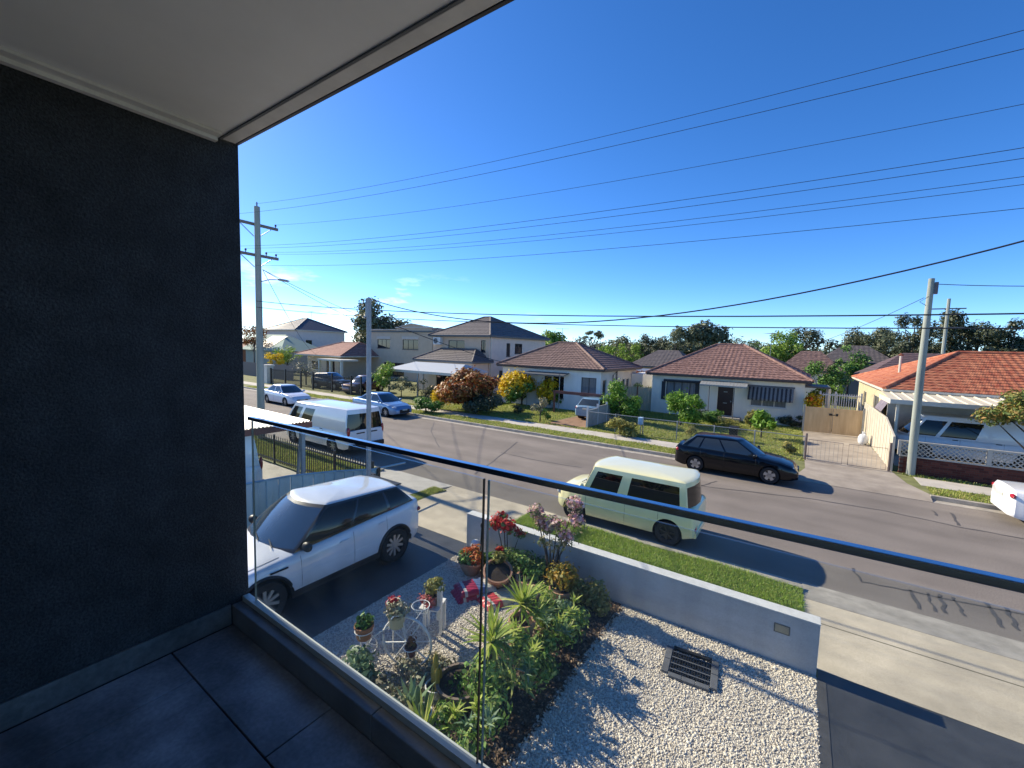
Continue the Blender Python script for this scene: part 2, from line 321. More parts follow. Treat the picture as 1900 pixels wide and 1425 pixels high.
# footpath over the road, slab by slab
fp = bpy.data.objects.new('footpath', None); COL.objects.link(fp); struct(fp)
_x = -95.
while _x < 40:
    if not (.2 < _x+.75 < 3.9): B().box(_x+.006, _x+1.494, 21.3, 22.65, -.1, .137+.003*math.sin(_x*7)).build('paving_slab', m_path, fp)
    _x += 1.5
m_drv2 = mat('old driveway', (.31, .265, .215), .9, var=.25, scale=1.1, bump=.3, bscale=60, col2=(.40, .35, .285))
ramp('crossing_over_road', .2, 4.0, .2, 4.0, 20.06, 19.5, .142, .012, m_drv2)
sheet('crossing_slab_over_road', [(.2, 20.06), (4.0, 20.06), (3.6, 21.25), (.45, 21.25)], .142, m_drv2)
sheet('far_driveway', [(.45, 21.25), (3.6, 21.25), (3.42, 23.0), (3.3, 33), (.4, 33)], .142, m_drv2)
sheet('red_dirt_driveway', [(-13.0, 22.65), (-10.5, 22.65), (-10.45, 29.3), (-12.6, 29.3)], .132, mat('red dirt', (.25, .15, .09), .95, var=.3, scale=3, bump=.4))
# tar crack sealing on the road
def crack(pts, w, z=.006):
    b = B(); V = []; P = [Vector((p[0], p[1], 0)) for p in pts]; Q = []
    rg = random.Random(int(pts[0][0]*100))
    for i in range(len(P)-1):
        for k in range(6): Q.append(P[i].lerp(P[i+1], k/6)+Vector((rg.uniform(-.03, .03), rg.uniform(-.03, .03), 0)))
    Q.append(P[-1])
    for i, p in enumerate(Q):
        t = (Q[min(i+1, len(Q)-1)]-Q[max(0, i-1)]).normalized(); n = Vector((-t.y, t.x, 0))*w*rg.uniform(.35, .65)
        V += [(p.x-n.x, p.y-n.y, z), (p.x+n.x, p.y+n.y, z)]
    b.add(V, [(2*i, 2*i+2, 2*i+3, 2*i+1) for i in range(len(Q)-1)]); return b.build('crack_sealant', m_tar, road)
def gp(*a): return [tuple(G(x, y, 0).xy) for x, y in a]
for pts, w in ((((1300, 902), (1330, 893)), .05), (((1265, 893), (1310, 903), (1500, 925), (1640, 948), (1780, 978), (1900, 1000)), .06), (((1731, 948), (1738, 957)), .06), (((1765, 952), (1779, 975)), .06),
               (((930, 840), (1000, 855), (1080, 868)), .05), (((880, 880), (930, 845), (960, 820)), .045), (((815, 830), (800, 800), (806, 783)), .045), (((1580, 1053), (1600, 1080), (1690, 1097), (1900, 1140)), .045),
               (((1690, 1094), (1705, 1130)), .06), (((1718, 1100), (1735, 1135)), .045), (((1742, 1103), (1755, 1138)), .06), (((1768, 1108), (1790, 1143)), .045), (((1832, 1120), (1860, 1165)), .06), (((1862, 1126), (1890, 1170)), .06)):
    crack(gp(*pts), w)
# lawns
blades('near_verge_grass', [(-6.08, .36, 7.6, 10.11)], 5000, .065, .016, Zn, m_grass, 1)
blades('near_verge_dry_grass', [(-6.0, .3, 7.62, 10.07)], 700, .05, .02, Zn, m_grass2, 21)
blades('driveway_grass_strip', [(-9.75, -9.28, 8.3, 9.9)], 3500, .05, .018, Zn, m_grass2, 2)
blades('neighbour_verge_grass', [(-24, -12.7, 8.25, 10.05)], 1500, .07, .03, Zn, m_grass2, 3)
blades('far_verge_grass', [(-46, -11.5, 20.0, 21.34), (-11.5, .1, 20.0, 21.34), (4.1, 8.5, 20.06, 21.25)], 480, .07, .04, .126, m_grass2, 4)
blades('far_yard_grass', [(-10.2, .35, 23.6, 33.3), (-23, -13.0, 23.2, 29.4), (-33, -10.4, 22.68, 23.2), (-10.3, .4, 22.68, 23.5), (3.7, 9, 22.68, 23.1)], 330, .075, .045, .126, m_grass2, 5)
# pebbles
def pebbles(name, rects, n, seed, skip=None):
    rg = np.random.default_rng(seed); ph = (1+5**.5)/2
    ico = np.array([(-1, ph, 0), (1, ph, 0), (-1, -ph, 0), (1, -ph, 0), (0, -1, ph), (0, 1, ph), (0, -1, -ph), (0, 1, -ph), (ph, 0, -1), (ph, 0, 1), (-ph, 0, -1), (-ph, 0, 1)])/1.9
    fc = np.array([(0, 11, 5), (0, 5, 1), (0, 1, 7), (0, 7, 10), (0, 10, 11), (1, 5, 9), (5, 11, 4), (11, 10, 2), (10, 7, 6), (7, 1, 8), (3, 9, 4), (3, 4, 2), (3, 2, 6), (3, 6, 8), (3, 8, 9), (4, 9, 5), (2, 4, 11), (6, 2, 10), (8, 6, 7), (9, 8, 1)])
    ar = np.array([(r[1]-r[0])*(r[3]-r[2]) for r in rects]); k = rg.choice(len(rects), n, p=ar/ar.sum()); rr = np.array(rects)[k]
    P = np.stack([rg.uniform(rr[:, 0], rr[:, 1]), rg.uniform(rr[:, 2], rr[:, 3]), Zn+rg.uniform(.002, .011, n)], 1)
    if skip is not None: P = P[skip(P)]
    n = len(P); k_ = rg.lognormal(0, .3, (n, 1)); s = np.stack([rg.uniform(.008, .016, n), rg.uniform(.007, .013, n), rg.uniform(.005, .008, n)], 1)*k_; a = rg.uniform(0, 6.28, n)
    V = ico[None]*s[:, None]*rg.uniform(.85, 1.15, (n, 12, 1)); x = V[..., 0]*np.cos(a)[:, None]-V[..., 1]*np.sin(a)[:, None]; y = V[..., 0]*np.sin(a)[:, None]+V[..., 1]*np.cos(a)[:, None]
    tl = rg.normal(size=(n, 1))*.4; V = np.stack([x, y, V[..., 2]+x*tl], -1)+P[:, None]
    F = fc[None]+(np.arange(n)*12)[:, None, None]; return npmesh(name, V.reshape(-1, 3), F.reshape(-1, 3), m_peb, None, True, 'stuff')
m_peb = leafmat('pebble stone', [(.44, .38, .31), (.64, .57, .47), (.77, .7, .58), (.7, .63, .52), (.83, .77, .66)], 0., .7)
m_bark = leafmat('bark chips', [(.05, .03, .02), (.11, .07, .045), (.2, .13, .085), (.33, .24, .17)], 0., .9)
pebbles('white_pebbles', [(-2.42, .51, 3.2, 7.36)], 46000, 11)
pebbles('grey_pebbles', [(-6.04, -3.3, 2.6, 7.3)], 38000, 12)
_rg = np.random.default_rng(5); _n = 5000; _C = np.stack([_rg.uniform(-3.6, -2.34, _n), _rg.uniform(3, 7.3, _n), Zn+_rg.uniform(.01, .035, _n)], 1)
leaves('bark_mulch', _C, _rg.normal(size=(_n, 3))*.5+np.array([0, 0, 1]), .05, m_bark, None, .5, 6, 'stuff')

# ------------------------------------------------------------------ the balcony and the house it belongs to
m_dark = layered('charcoal render', (.026, .029, .0325), [((1.1, 1.1, 1.1), 6, .7, 1.25), ((9, 9, 9), 8, .75, 1.3), ((110, 110, 110), 2, .6, 1.5)], .75, .8, 150)
m_soff = mat('soffit paint', (.86, .86, .84), .8, var=.05, scale=2)
m_trim = mat('soffit trim', (.7, .69, .66), .7, var=.12, scale=6)
m_tile = layered('slate tile', (.24, .25, .265), [((1.2, 3.2, 1), 9, .5, 1.4), ((7, 5, 5), 9, .72, 1.28), ((60, 60, 60), 2, .85, 1.15)], .3, .12, 40)
m_kcap = mat('kerb tile', (.2, .205, .21), .5, var=.25, scale=6, bump=.15, bscale=60)
m_alu = mat('dark aluminium', (.42, .46, .52), .14, metal=1., var=.08, scale=8)
m_chan = mat('channel aluminium', (.5, .52, .48), .5, metal=.1, var=.1, scale=8)
XW = -2.31; ZF = 3.30; ZC = 5.68; YR = .985
w = B().box(XW-.32, XW, -2.2, 1.0, 2.6, ZC).build('balcony_side_wall', m_dark, bevel=.006); tag(w, 'tall charcoal rendered side wall of the shaded balcony', 'wall')
fl = struct(B().box(XW-.32, 4.5, -2.2, 1.0, 2.95, ZF-.014).build('balcony_floor', mat('grout', (.02, .02, .022), .9, var=.2)))
for y0, y1, off in ((.663, .915, -1.44), (.057, .657, -2.04), (-.549, .051, -1.44), (-1.155, -.555, -2.04), (-1.76, -1.161, -1.44)):
    xs = [XW+.014]+[off+1.2*k for k in range(-1, 6) if XW+.05 < off+1.2*k < 4.4]+[4.45]
    for a, b_ in zip(xs[:-1], xs[1:]): B().box(a+.003, b_-.003, y0, y1, ZF-.02, ZF).build('floor_tile', m_tile, fl, bevel=.002)
m_skirt = layered('skirting tile', (.1, .105, .105), [((2, 3, 3), 8, .6, 1.4), ((40, 40, 40), 2, .8, 1.2)], .5, .2, 60)
sk = thing('wall_skirting', 'grey tile skirting along the foot of the charcoal balcony wall', 'skirting', (XW, 0, ZF))
for a, b_ in ((-2.19, -1.6), (-1.595, -.4), (-.395, .91)): B().box(.001, .012, a, b_, .001, .105).build('skirting_tile', m_skirt, sk, bevel=.002)
kb = thing('balustrade_kerb', 'low tiled kerb under the glass balustrade at the balcony edge', 'kerb', (0, .96, ZF))
for a, b_ in ((XW+.002, -1.2), (-1.197, .0), (.003, 1.2), (1.203, 2.4), (2.403, 4.45)): B().box(a, b_, -.043, .04, -.02, .098).build('kerb_tile', m_kcap, kb, bevel=.004)
B().box(XW+.01, 4.45, .004, .036, .098, .125).build('glass_channel', m_chan, kb)
bal = thing('glass_balustrade', 'frameless clear glass balustrade panels with dark metal handrail', 'balustrade', (0, YR, ZF))
m_glass = glassmat('balustrade glass', (.96, .985, .98), 1.0, .075)  # dust film, raised to paint in the milky sky reflection as well
m_gedge = mat('glass edge', (.42, .47, .42), .25, var=.0)
m_gask = mat('black gasket', (.008, .008, .009), .5, var=0)
for a, b_ in ((-2.2, -.7605), (-.7395, 2.1), (2.12, 4.4)):
    B().box(a, b_, -.004, .004, .11, 1.05).build('glass_panel', m_glass, bal)
for x, mm in ((-2.2015, m_gedge), (-.759, m_gask), (-.741, m_gedge)): B().box(x-.0015, x+.0015, -.0042, .0042, .111, 1.049).build('panel_edge', mm, bal)
_hr = lambda x: (4.372+(x+2.15)*.0122)-ZF
B().add([(x, y, _hr(x)-dz) for x in (-2.215, 4.45) for y, dz in ((-.016, .017), (.005, .017), (.005, 0), (-.016, 0))], [(3, 2, 1, 0), (4, 5, 6, 7), (0, 1, 5, 4), (1, 2, 6, 5), (2, 3, 7, 6), (3, 0, 4, 7)]).build('handrail', m_alu, bal, bevel=.002)
cl = struct(B().box(XW-.32, 4.5, -2.2, .927, ZC, ZC+.3).build('balcony_ceiling', m_soff))
so = thing('soffit_trim', 'painted timber trim round the edge of the balcony ceiling', 'trim', (0, 0, ZC))
B().box(XW+.001, 4.5, .928, .985, -.004, .12).build('front_trim', m_trim, so, bevel=.004)
B().box(XW+.001, 4.5, .917, .926, -.007, -.001).build('shadow_gap_strip', mat('shadow_gap', (.12, .13, .14), .7, var=.1), so)  # dark strip painted in for the shadow line between ceiling and trim
B().box(XW+.001, XW+.03, -2.2, .90, -.03, -.001).build('wall_bead', m_trim, so)
B().box(XW+.031, XW+.075, -2.2, .90, -.014, -.001).build('wall_bead', m_trim, so)
B().box(XW-.32, 4.5, .986, .998, -.006, .32).build('fascia', mat('fascia', (.03, .035, .05), .5, var=.2), so)
hb = thing('own_house_wall', 'rendered house wall behind and below the balcony', 'wall', (0, -2.3, 0))
B().box(XW-.3, 4.5, -.15, .05, 3.3, 6.0).build('upper_wall', mat('own wall', (.3, .3, .3), .8, var=.1), hb); B().box(XW-.3, 4.5, 1.9, 2.1, 0, 2.95).build('lower_wall', mat('own wall2', (.3, .3, .3), .8, var=.1), hb)

# ------------------------------------------------------------------ front garden wall and things set into the gravel
m_gwall = layered('grey painted render', (.52, .54, .545), [((3, 3, .35), 6, .86, 1.06), ((1.2, 1.2, 6), 6, .9, 1.06), ((50, 50, 50), 2, .93, 1.07)], .8, .25, 120)
gw = thing('garden_wall', 'low grey rendered garden wall between gravel and grass verge', 'wall', (-2.84, 7.48, Zn))
B().box(-3.32, 3.345, -.11, .11, -.05, .78).build('wall_body', m_gwall, gw, bevel=.008)
B().box(-3.325, 3.35, -.113, .113, .78, .80).build('wall_cap', mat('wall cap', (.64, .64, .61), .8, var=.12, scale=8), gw, bevel=.004)
pl = B().box(2.80, 2.975, -.118, -.111, .49, .60).build('cover_plate', mat('plate beige', (.42, .36, .24), .6, var=.15, scale=9), gw); 
B().box(2.785, 2.99, -.116, -.111, .475, .615).build('plate_frame', mat('plate frame', (.12, .12, .11), .6, var=.1), gw)
dg = thing('drain_grate', 'black plastic grate framed by grey pavers in the white gravel', 'drain grate', (-1.03, 6.43, Zn), R(6))
m_blk = mat('black plastic', (.012, .012, .013), .55, var=.2, scale=10); m_pav = mat('grey paver', (.11, .115, .125), .7, var=.2, scale=8)
B().box(-.27, .27, -.27, .27, .0, .012).build('tray', m_blk, dg)
for i in range(15): B().box(-.262+.0358*i, -.25+.0358*i, -.25, .25, .02, .045).build('bar', m_blk, dg)
for y in (-.2, -.07, .07, .2): B().box(-.265, .268, y-.009, y+.009, .02, .05).build('cross_bar', m_pav, dg)
for x0, x1, y0, y1 in ((-.37, -.275, -.3, -.01), (-.37, -.275, .0, .3), (.275, .37, -.3, -.01), (.275, .37, .0, .3), (-.27, -.09, -.36, -.275), (-.085, .09, -.36, -.275), (.095, .27, -.36, -.275), (-.27, .27, .275, .34)):
    B().box(x0, x1, y0, y1, .0, .05).build('edge_paver', m_blk if y0 > .2 else m_pav, dg, bevel=.006)
# ------------------------------------------------------------------ houses
m_win = mat('window glass', (.012, .016, .022), .06, var=.0, spec=.7)
m_winB = mat('window glass curtain', (.16, .18, .2), .1, var=.3, scale=3, stretch=(6, 1, .3))
m_alw = mat('white window frame', (.62, .62, .6), .5, var=.05)
m_ald = mat('dark window frame', (.03, .03, .035), .4, var=.05)
m_gut = mat('brown gutter', (.07, .05, .045), .5, var=.15, scale=5)
m_gutw = mat('cream gutter', (.6, .57, .48), .5, var=.1, scale=5)
m_gutg = mat('grey gutter', (.11, .12, .13), .5, var=.1, scale=5)
m_metal = mat('galvanised steel', (.33, .35, .36), .45, metal=.6, var=.15, scale=8)
m_tA = mat('brown roof tile', (.12, .07, .06), .75, var=.35, scale=3.5, bump=.3, bscale=40, col2=(.24, .15, .125))
m_tB = mat('terracotta brown roof tile', (.17, .075, .055), .75, var=.45, scale=4.5, bump=.3, bscale=40, col2=(.34, .2, .165))
m_tC = mat('orange roof tile', (.38, .07, .03), .75, var=.35, scale=2.5, bump=.3, bscale=40, col2=(.48, .2, .1))
m_tD = mat('grey brown roof tile', (.09, .08, .08), .7, var=.2, scale=3, col2=(.14, .12, .12))
m_tF = mat('pink red roof tile', (.33, .14, .1), .8, var=.25, scale=3, col2=(.42, .21, .16))
m_tG = mat('slate roof tile', (.045, .055, .075), .5, var=.2, scale=3)
def tiles(b, e0, e1, r0, r1, course=.33, tw=.3, samp=4, amp=.022):
    e0, e1, r0, r1 = [Vector(p) for p in (e0, e1, r0, r1)]; u = (e1-e0).normalized(); mid = (r0+r1)/2-(e0+e1)/2; n = u.cross(mid).normalized()
    if n.z < 0: n = -n
    sl = (mid-u*mid.dot(u)).length; nc = max(2, int(sl/course)); V = []; F = []
    for i in range(nc):
        rows = []
        va, vb = i/nc, (i+1)/nc; La, Ra = e0.lerp(r0, va), e1.lerp(r1, va); Lb, Rb = e0.lerp(r0, vb), e1.lerp(r1, vb)
        k = max(2, int((Ra-La).length/tw*samp)); st = len(V)
        for (L_, R_, lift, wv) in ((La, Ra, 0, 0), (La, Ra, .034, 1), (Lb, Rb, .004, 1)):
            for j in range(k+1):
                p = L_.lerp(R_, j/k); ph = (p-e0).dot(u)/tw*2*math.pi
                V.append(p+n*(lift+amp*wv*(.5+.5*math.cos(ph))))
        for r_ in (0, 1):
            for j in range(k): a = st+r_*(k+1)+j; F.append((a, a+1, a+k+2, a+k+1))
    b.add(V, F)
def hip_roof(parent, x0, x1, y0, y1, ze, zr, xa, xb, yr, m, mg, over=.4, fine=True, faces='flrb', cap=True, name='roof'):
    """walls x0..x1,y0..y1; ridge from (xa,yr) to (xb,yr)"""
    X0, X1, Y0, Y1 = x0-over, x1+over, y0-over, y1+over; a, c = (xa, yr, zr), (xb, yr, zr)
    kw = dict(course=.34, tw=.3, samp=4) if fine else dict(course=.38, tw=.45, samp=2)
    b = B(); A, Bc, Cc, D = (X0, Y0, ze), (X1, Y0, ze), (X1, Y1, ze), (X0, Y1, ze)
    if 'f' in faces: tiles(b, A, Bc, a, c, **kw)
    if 'r' in faces: tiles(b, Bc, Cc, c, c, **kw)
    if 'l' in faces: tiles(b, D, A, a, a, **kw)
    if 'b' in faces: tiles(b, Cc, D, c, a, **kw)
    rf = b.build(name, m, parent, kind='stuff')
    B().box(X0+.03, X1-.03, Y0+.03, Y1-.03, ze-.16, ze-.012).build('eaves', mg, parent)
    g = B(); 
    for p, q in ((A, Bc), (Bc, Cc), (Cc, D), (D, A)): g.bar(Vector(p)-Vector((0, 0, .05)), Vector(q)-Vector((0, 0, .05)), .1, .1)
    g.build('gutter', mg, parent)
    if cap:
        for p, q in ((A, a), (Bc, c), (Cc, c), (D, a), (a, c)):
            if (Vector(p)-Vector(q)).length > .2: B().tube([Vector(p)+Vector((0, 0, .03)), Vector(q)+Vector((0, 0, .03))], .1, 8).build('ridge_cap', m, rf, smooth=60)
    return rf
def openings_wall(b, x0, x1, z0, z1, ops, y, depth=.12, flip=False, axis='x'):
    """front face at y with rectangular openings (x0,x1,z0,z1) and their reveals; axis 'x': wall runs along x, facing -y (or +y when flip)"""
    xs = sorted({x0, x1, *[o[0] for o in ops], *[o[1] for o in ops]}); zs = sorted({z0, z1, *[o[2] for o in ops], *[o[3] for o in ops]})
    P = (lambda u, d, z: (u, y+d, z)) if axis == 'x' else (lambda u, d, z: (y+d, u, z)); sg = -1 if flip else 1
    for i in range(len(xs)-1):
        for j in range(len(zs)-1):
            cx, cz = (xs[i]+xs[i+1])/2, (zs[j]+zs[j+1])/2
            if any(o[0] < cx < o[1] and o[2] < cz < o[3] for o in ops): continue
            b.poly([P(xs[i], 0, zs[j]), P(xs[i+1], 0, zs[j]), P(xs[i+1], 0, zs[j+1]), P(xs[i], 0, zs[j+1])])
    for a, c, d, e in ops:
        D = depth*sg
        for q in (((a, 0, d), (a, D, d), (a, D, e), (a, 0, e)), ((c, 0, d), (c, 0, e), (c, D, e), (c, D, d)), ((a, 0, e), (a, D, e), (c, D, e), (c, 0, e)), ((a, 0, d), (c, 0, d), (c, D, d), (a, D, d))): b.poly([P(*k) for k in q])
def window(parent, a, c, d, e, y, depth=.1, lights=2, mf=None, mp=None, axis='x', flip=False, name='window', sill=True):
    """pane and frame set in an opening; the window part is its frame"""
    mf = mf or m_alw; mp = mp or m_win; sg = -1 if flip else 1; f = B(); t = .05
    def bx(b, u0, u1, d0, d1, z0, z1):
        d0, d1 = sorted((y+d0*sg, y+d1*sg))
        return b.box(u0, u1, d0, d1, z0, z1) if axis == 'x' else b.box(d0, d1, u0, u1, z0, z1)
    bx(f, a, a+t, depth-.05, depth, d, e); bx(f, c-t, c, depth-.05, depth, d, e); bx(f, a+t, c-t, depth-.05, depth, e-t, e); bx(f, a+t, c-t, depth-.05, depth, d, d+t)
    for k in range(1, lights): x = a+(c-a)*k/lights; bx(f, x-.025, x+.025, depth-.045, depth, d+t, e-t)
    o = f.build(name, mf, parent)
    for k in range(lights):
        x0, x1 = a+(c-a)*k/lights, a+(c-a)*(k+1)/lights; bx(B(), x0+.03, x1-.03, depth-.02, depth-.004, d+.03, e-.03).build('pane', mp, o) if False else bx_b(bx, x0, x1, depth, d, e, mp, o)
    if sill: bx(B2 := B(), a-.05, c+.05, -.05, depth-.05, d-.06, d-.002); B2.build('sill', mf, o)
    return o
def bx_b(bx, x0, x1, depth, d, e, mp, o):
    b = B(); bx(b, x0+.03, x1-.03, depth-.02, depth-.004, d+.03, e-.03); return b.build('pane', mp, o)
def antenna(parent, x, y, z, h=1.6, rz=0.):
    b = B(); b.tube([(x, y, z), (x, y, z+h)], .018, 5); c, s = math.cos(rz), math.sin(rz)
    b.tube([(x-.6*c, y-.6*s, z+h-.05), (x+.6*c, y+.6*s, z+h-.05)], .012, 4)
    for k in range(-4, 5): q = .13*k; L = .35-.02*k; b.tube([(x+q*c-L*s, y+q*s+L*c, z+h-.05), (x+q*c+L*s, y+q*s-L*c, z+h-.05)], .008, 4)
    return b.build('antenna', m_metal, parent)
Z0 = .126
# --- white cottage with the dark brown hip roof
hA = thing('cottage', 'white walled cottage with brown tiled hip roof behind yellow bushes', 'house', (0, 0, 0))
m_wA = layered('white house paint', (.80, .80, .77), [((2, 2, .3), 6, .9, 1.03), ((.5, .5, .5), 4, .94, 1.03)], .8, .15, 60)
YA = 29.6; ax0, ax1, ay1 = -21.1, -12.15, 37.6
opsA = [(-19.85, -18.55, 1.35, 2.72), (-16.95, -16.3, .45, 2.62), (-16.15, -15.2, .95, 2.66), (-13.72, -12.5, 1.35, 2.72)]
b = B(); openings_wall(b, ax0, ax1, Z0, 3.3, opsA, YA); b.build('wall', m_wA, hA)
opsAs = [(30.0, 30.8, 1.3, 2.6), (34.2, 34.9, 1.4, 2.5), (35.2, 35.9, 1.4, 2.5)]
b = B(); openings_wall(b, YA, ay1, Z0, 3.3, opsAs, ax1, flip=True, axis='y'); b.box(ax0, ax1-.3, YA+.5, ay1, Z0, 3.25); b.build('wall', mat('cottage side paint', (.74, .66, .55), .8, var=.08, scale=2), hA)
for o, l in zip(opsA, (2, 1, 2, 2)):
    if o[2] > .6: window(hA, *o, YA, lights=l, mf=m_ald, mp=m_winB if o[0] > -14 else m_win)
for o in opsAs: window(hA, *o, ax1, axis='y', flip=True, lights=1, mf=m_alw)
d = B().box(-16.95, -16.3, YA+.06, YA+.1, .45, 2.62).build('door', m_ald, hA); B().box(-16.4, -16.36, YA+.02, YA+.06, 1.4, 1.55).build('handle', m_metal, d)
B().box(-17.3, -15.9, YA-.6, YA, Z0, .42).build('doorstep', m_kerb, hA)
aw = B().add([(-18.4, YA, 2.98), (-14.75, YA, 2.98), (-14.75, YA-1.0, 2.82), (-18.4, YA-1.0, 2.82), (-18.4, YA, 2.92), (-14.75, YA, 2.92), (-14.75, YA-1.0, 2.74), (-18.4, YA-1.0, 2.74)], [(0, 3, 2, 1), (4, 5, 6, 7), (0, 1, 5, 4), (1, 2, 6, 5), (2, 3, 7, 6), (3, 0, 4, 7)]).build('porch_awning', m_gutg, hA)
for x in (-18.0, -15.1): B().tube([(x, YA-.9, Z0), (x, YA-.9, 2.76)], .03, 6).build('porch_post', m_metal, hA)
rA = hip_roof(hA, ax0, ax1, YA, ay1, 3.38, 5.36, -18.0, -16.2, 33.6, m_tA, m_gut)
antenna(hA, -17.9, 34.2, 5.2, 1.5, .4)
B().tube([(ax1+.1, YA+3.0, Z0), (ax1+.1, YA+3.0, 3.2)], .05, 8).build('downpipe', m_gut, hA); B().tube([(ax1+.1, YA+2.2, Z0), (ax1+.1, YA+2.2, 2.9), (ax1+.2, YA+2.6, 3.15)], .04, 8).build('downpipe', m_gut, hA)
B().box(ax1+.02, ax1+1.0, 36.4, 39.4, Z0, 2.9).build('rear_lean_to', m_wA, hA)
# --- cream cottage with the striped awnings
hB = thing('cottage', 'cream rendered cottage with dark front door and striped window blinds', 'house', (0, 0, 0))
m_wB = layered('cream house paint', (.80, .765, .66), [((2, 2, .3), 6, .88, 1.03), ((.5, .5, .5), 4, .93, 1.03)], .8, .15, 60)
YB = 33.5; bx0, bx1, by1 = -9.5, .33, 43
opsB = [(-8.42, -6.15, 1.25, 2.62), (-4.8, -3.8, .42, 2.5), (-2.72, -.6, 1.28, 2.55)]
b = B(); openings_wall(b, bx0, bx1, Z0, 3.1, opsB, YB); b.box(bx0, bx1, YB+.4, by1, Z0, 3.05); b.poly([(bx1, YB, Z0), (bx1, YB+.45, Z0), (bx1, YB+.45, 3.1), (bx1, YB, 3.1)]); b.poly([(bx0, YB, Z0), (bx0, YB, 3.1), (bx0, YB+.45, 3.1), (bx0, YB+.45, Z0)]); b.build('wall', m_wB, hB)
window(hB, *opsB[0], YB, lights=4, mp=m_winB, mf=m_ald); window(hB, *opsB[2], YB, lights=3, mp=m_winB)
d = B().box(-4.8, -3.8, YB+.06, YB+.1, .42, 2.5).build('door', mat('dark red door', (.03, .012, .012), .4, var=.2), hB)
B().box(-3.95, -3.9, YB, YB+.06, 1.4, 1.5).build('handle', m_metal, d)
for z in (1.28, 2.08): B().box(-4.42, -4.18, YB+.045, YB+.06, z, z+.05).build('door_panel_trim', m_metal, d)
B().box(-5.6, -3.2, YB-1.1, YB-.002, Z0, .40).build('porch_step', m_kerb, hB)
for x in (-5.21, -3.64): B().tube([(x, YB-1.0, .4), (x, YB-1.0, 2.52)], .035, 6).build('porch_post', m_gutg, hB)
m_can = mat('porch canopy metal', (.3, .31, .3), .5, metal=.2, var=.2, scale=3, stretch=(9, 1, 1))
cb = B(); 
for k in range(14):
    x = -5.85+k*.213; cb.add([(x, YB, 2.86), (x+.2, YB, 2.86), (x+.2, YB-.55, 2.82), (x, YB-.55, 2.82), (x+.2, YB-1.15, 2.62), (x, YB-1.15, 2.62)], [(0, 3, 2, 1), (3, 5, 4, 2)])
    cb.box(x, x+.2, YB-1.16, YB-1.13, 2.52, 2.63)
cb.build('porch_canopy', m_can, hB)
m_str1 = mat('blind charcoal', (.035, .037, .042), .8, var=.15); m_str2 = mat('blind grey', (.18, .185, .18), .8, var=.15)
bl = B().box(-2.95, -.2, YB-.02, YB+.0-.002, 2.62, 2.74).build('window_blind', m_gutg, hB)
for k in range(22): x = -2.86+k*.119; B().add([(x, YB-.1, 2.62), (x+.117, YB-.1, 2.62), (x+.117, YB-.55, 1.88), (x, YB-.55, 1.88), (x+.117, YB-.55, 1.74), (x, YB-.55, 1.74)], [(0, 3, 2, 1), (3, 5, 4, 2)]).build('stripe', (m_str1, m_str2)[k % 2], bl)
bl2 = B().box(-8.6, -6.0, YB-.12, YB-.002, 2.62, 2.78).build('rolled_blind', m_gutg, hB); B().tube([(-8.6, YB-.14, 2.66), (-6.0, YB-.14, 2.66)], .07, 8).build('roll', m_str1, bl2)
for x0 in (-8.75, -6.33): B().box(x0, x0+.28, YB-.05, YB-.004, 1.2, 2.58).build('shutter', m_str1, hB)
hip_roof(hB, bx0, bx1, YB, by1, 3.2, 5.53, -5.8, -3.8, 38.2, m_tB, m_gut)
B().box(bx1+.02, 1.9, 38.2, 41.5, 2.5, 2.62).build('side_verandah_roof', m_gutg, hB); B().tube([(1.8, 38.4, Z0), (1.8, 38.4, 2.5)], .15, 4).build('verandah_post', m_alw, hB)
antenna(hB, -2.2, 42, 3.4, 3.3, 1.0)
# --- house with orange roof and carport
hC = thing('bungalow', 'cream bungalow with orange tiled roof behind the lattice wall', 'house', (0, 0, 0))
m_wC = mat('pale yellow cladding', (.66, .58, .4), .7, var=.06, scale=2)
b = B(); openings_wall(b, 28.9, 44, Z0, 3.15, [(33.2, 35.4, 1.2, 2.5), (39, 40.5, 1.2, 2.4)], 4.0, axis='y'); openings_wall(b, 4.0, 14, Z0, 3.15, [(5.2, 6.6, 1.2, 2.4), (8.4, 9.6, 1.2, 2.4)], 28.9); b.build('wall', m_wC, hC)
for o in ((33.2, 35.4, 1.2, 2.5), (39, 40.5, 1.2, 2.4)): window(hC, *o, 4.0, axis='y')
for o in ((5.2, 6.6, 1.2, 2.4), (8.4, 9.6, 1.2, 2.4)): window(hC, *o, 28.9, mf=m_ald)
for i in range(int((44-28.9)/.45)): B().box(3.985, 3.999, 28.9+i*.45, 28.92+i*.45, Z0, 3.1).build('batten', m_wC, hC)
bl3 = B().add([(3.98, 29.6, 2.55), (3.98, 31.9, 2.55), (3.45, 31.9, 1.5), (3.45, 29.6, 1.5)], [(0, 1, 2, 3)]).build('window_awning', mat('awning slate', (.17, .15, .19), .7, var=.3, scale=4), hC)
hip_roof(hC, 4.0, 15, 28.9, 44.3, 3.25, 5.22, 7.2, 11, 33.6, m_tC, m_gutw)
b = B()
for x in (7.2, 10.5):
    pass
B().tube([(4.9, 34, 3.4), (4.9, 34, 5.0)], .06, 8).build('flue_pipe', m_gutw, hC); B().lathe([(.1, 0), (.13, .05), (.0, .16)], (4.9, 34, 5.0), 8).build('flue_cap', mat('rust', (.2, .07, .04), .8, var=.2), hC)
cp = thing('carport', 'flat cream corrugated carport roof in front of the orange roofed bungalow', 'carport', (0, 0, 0))
m_cor = mat('cream roof sheet', (.62, .56, .42), .55, var=.12, scale=3)
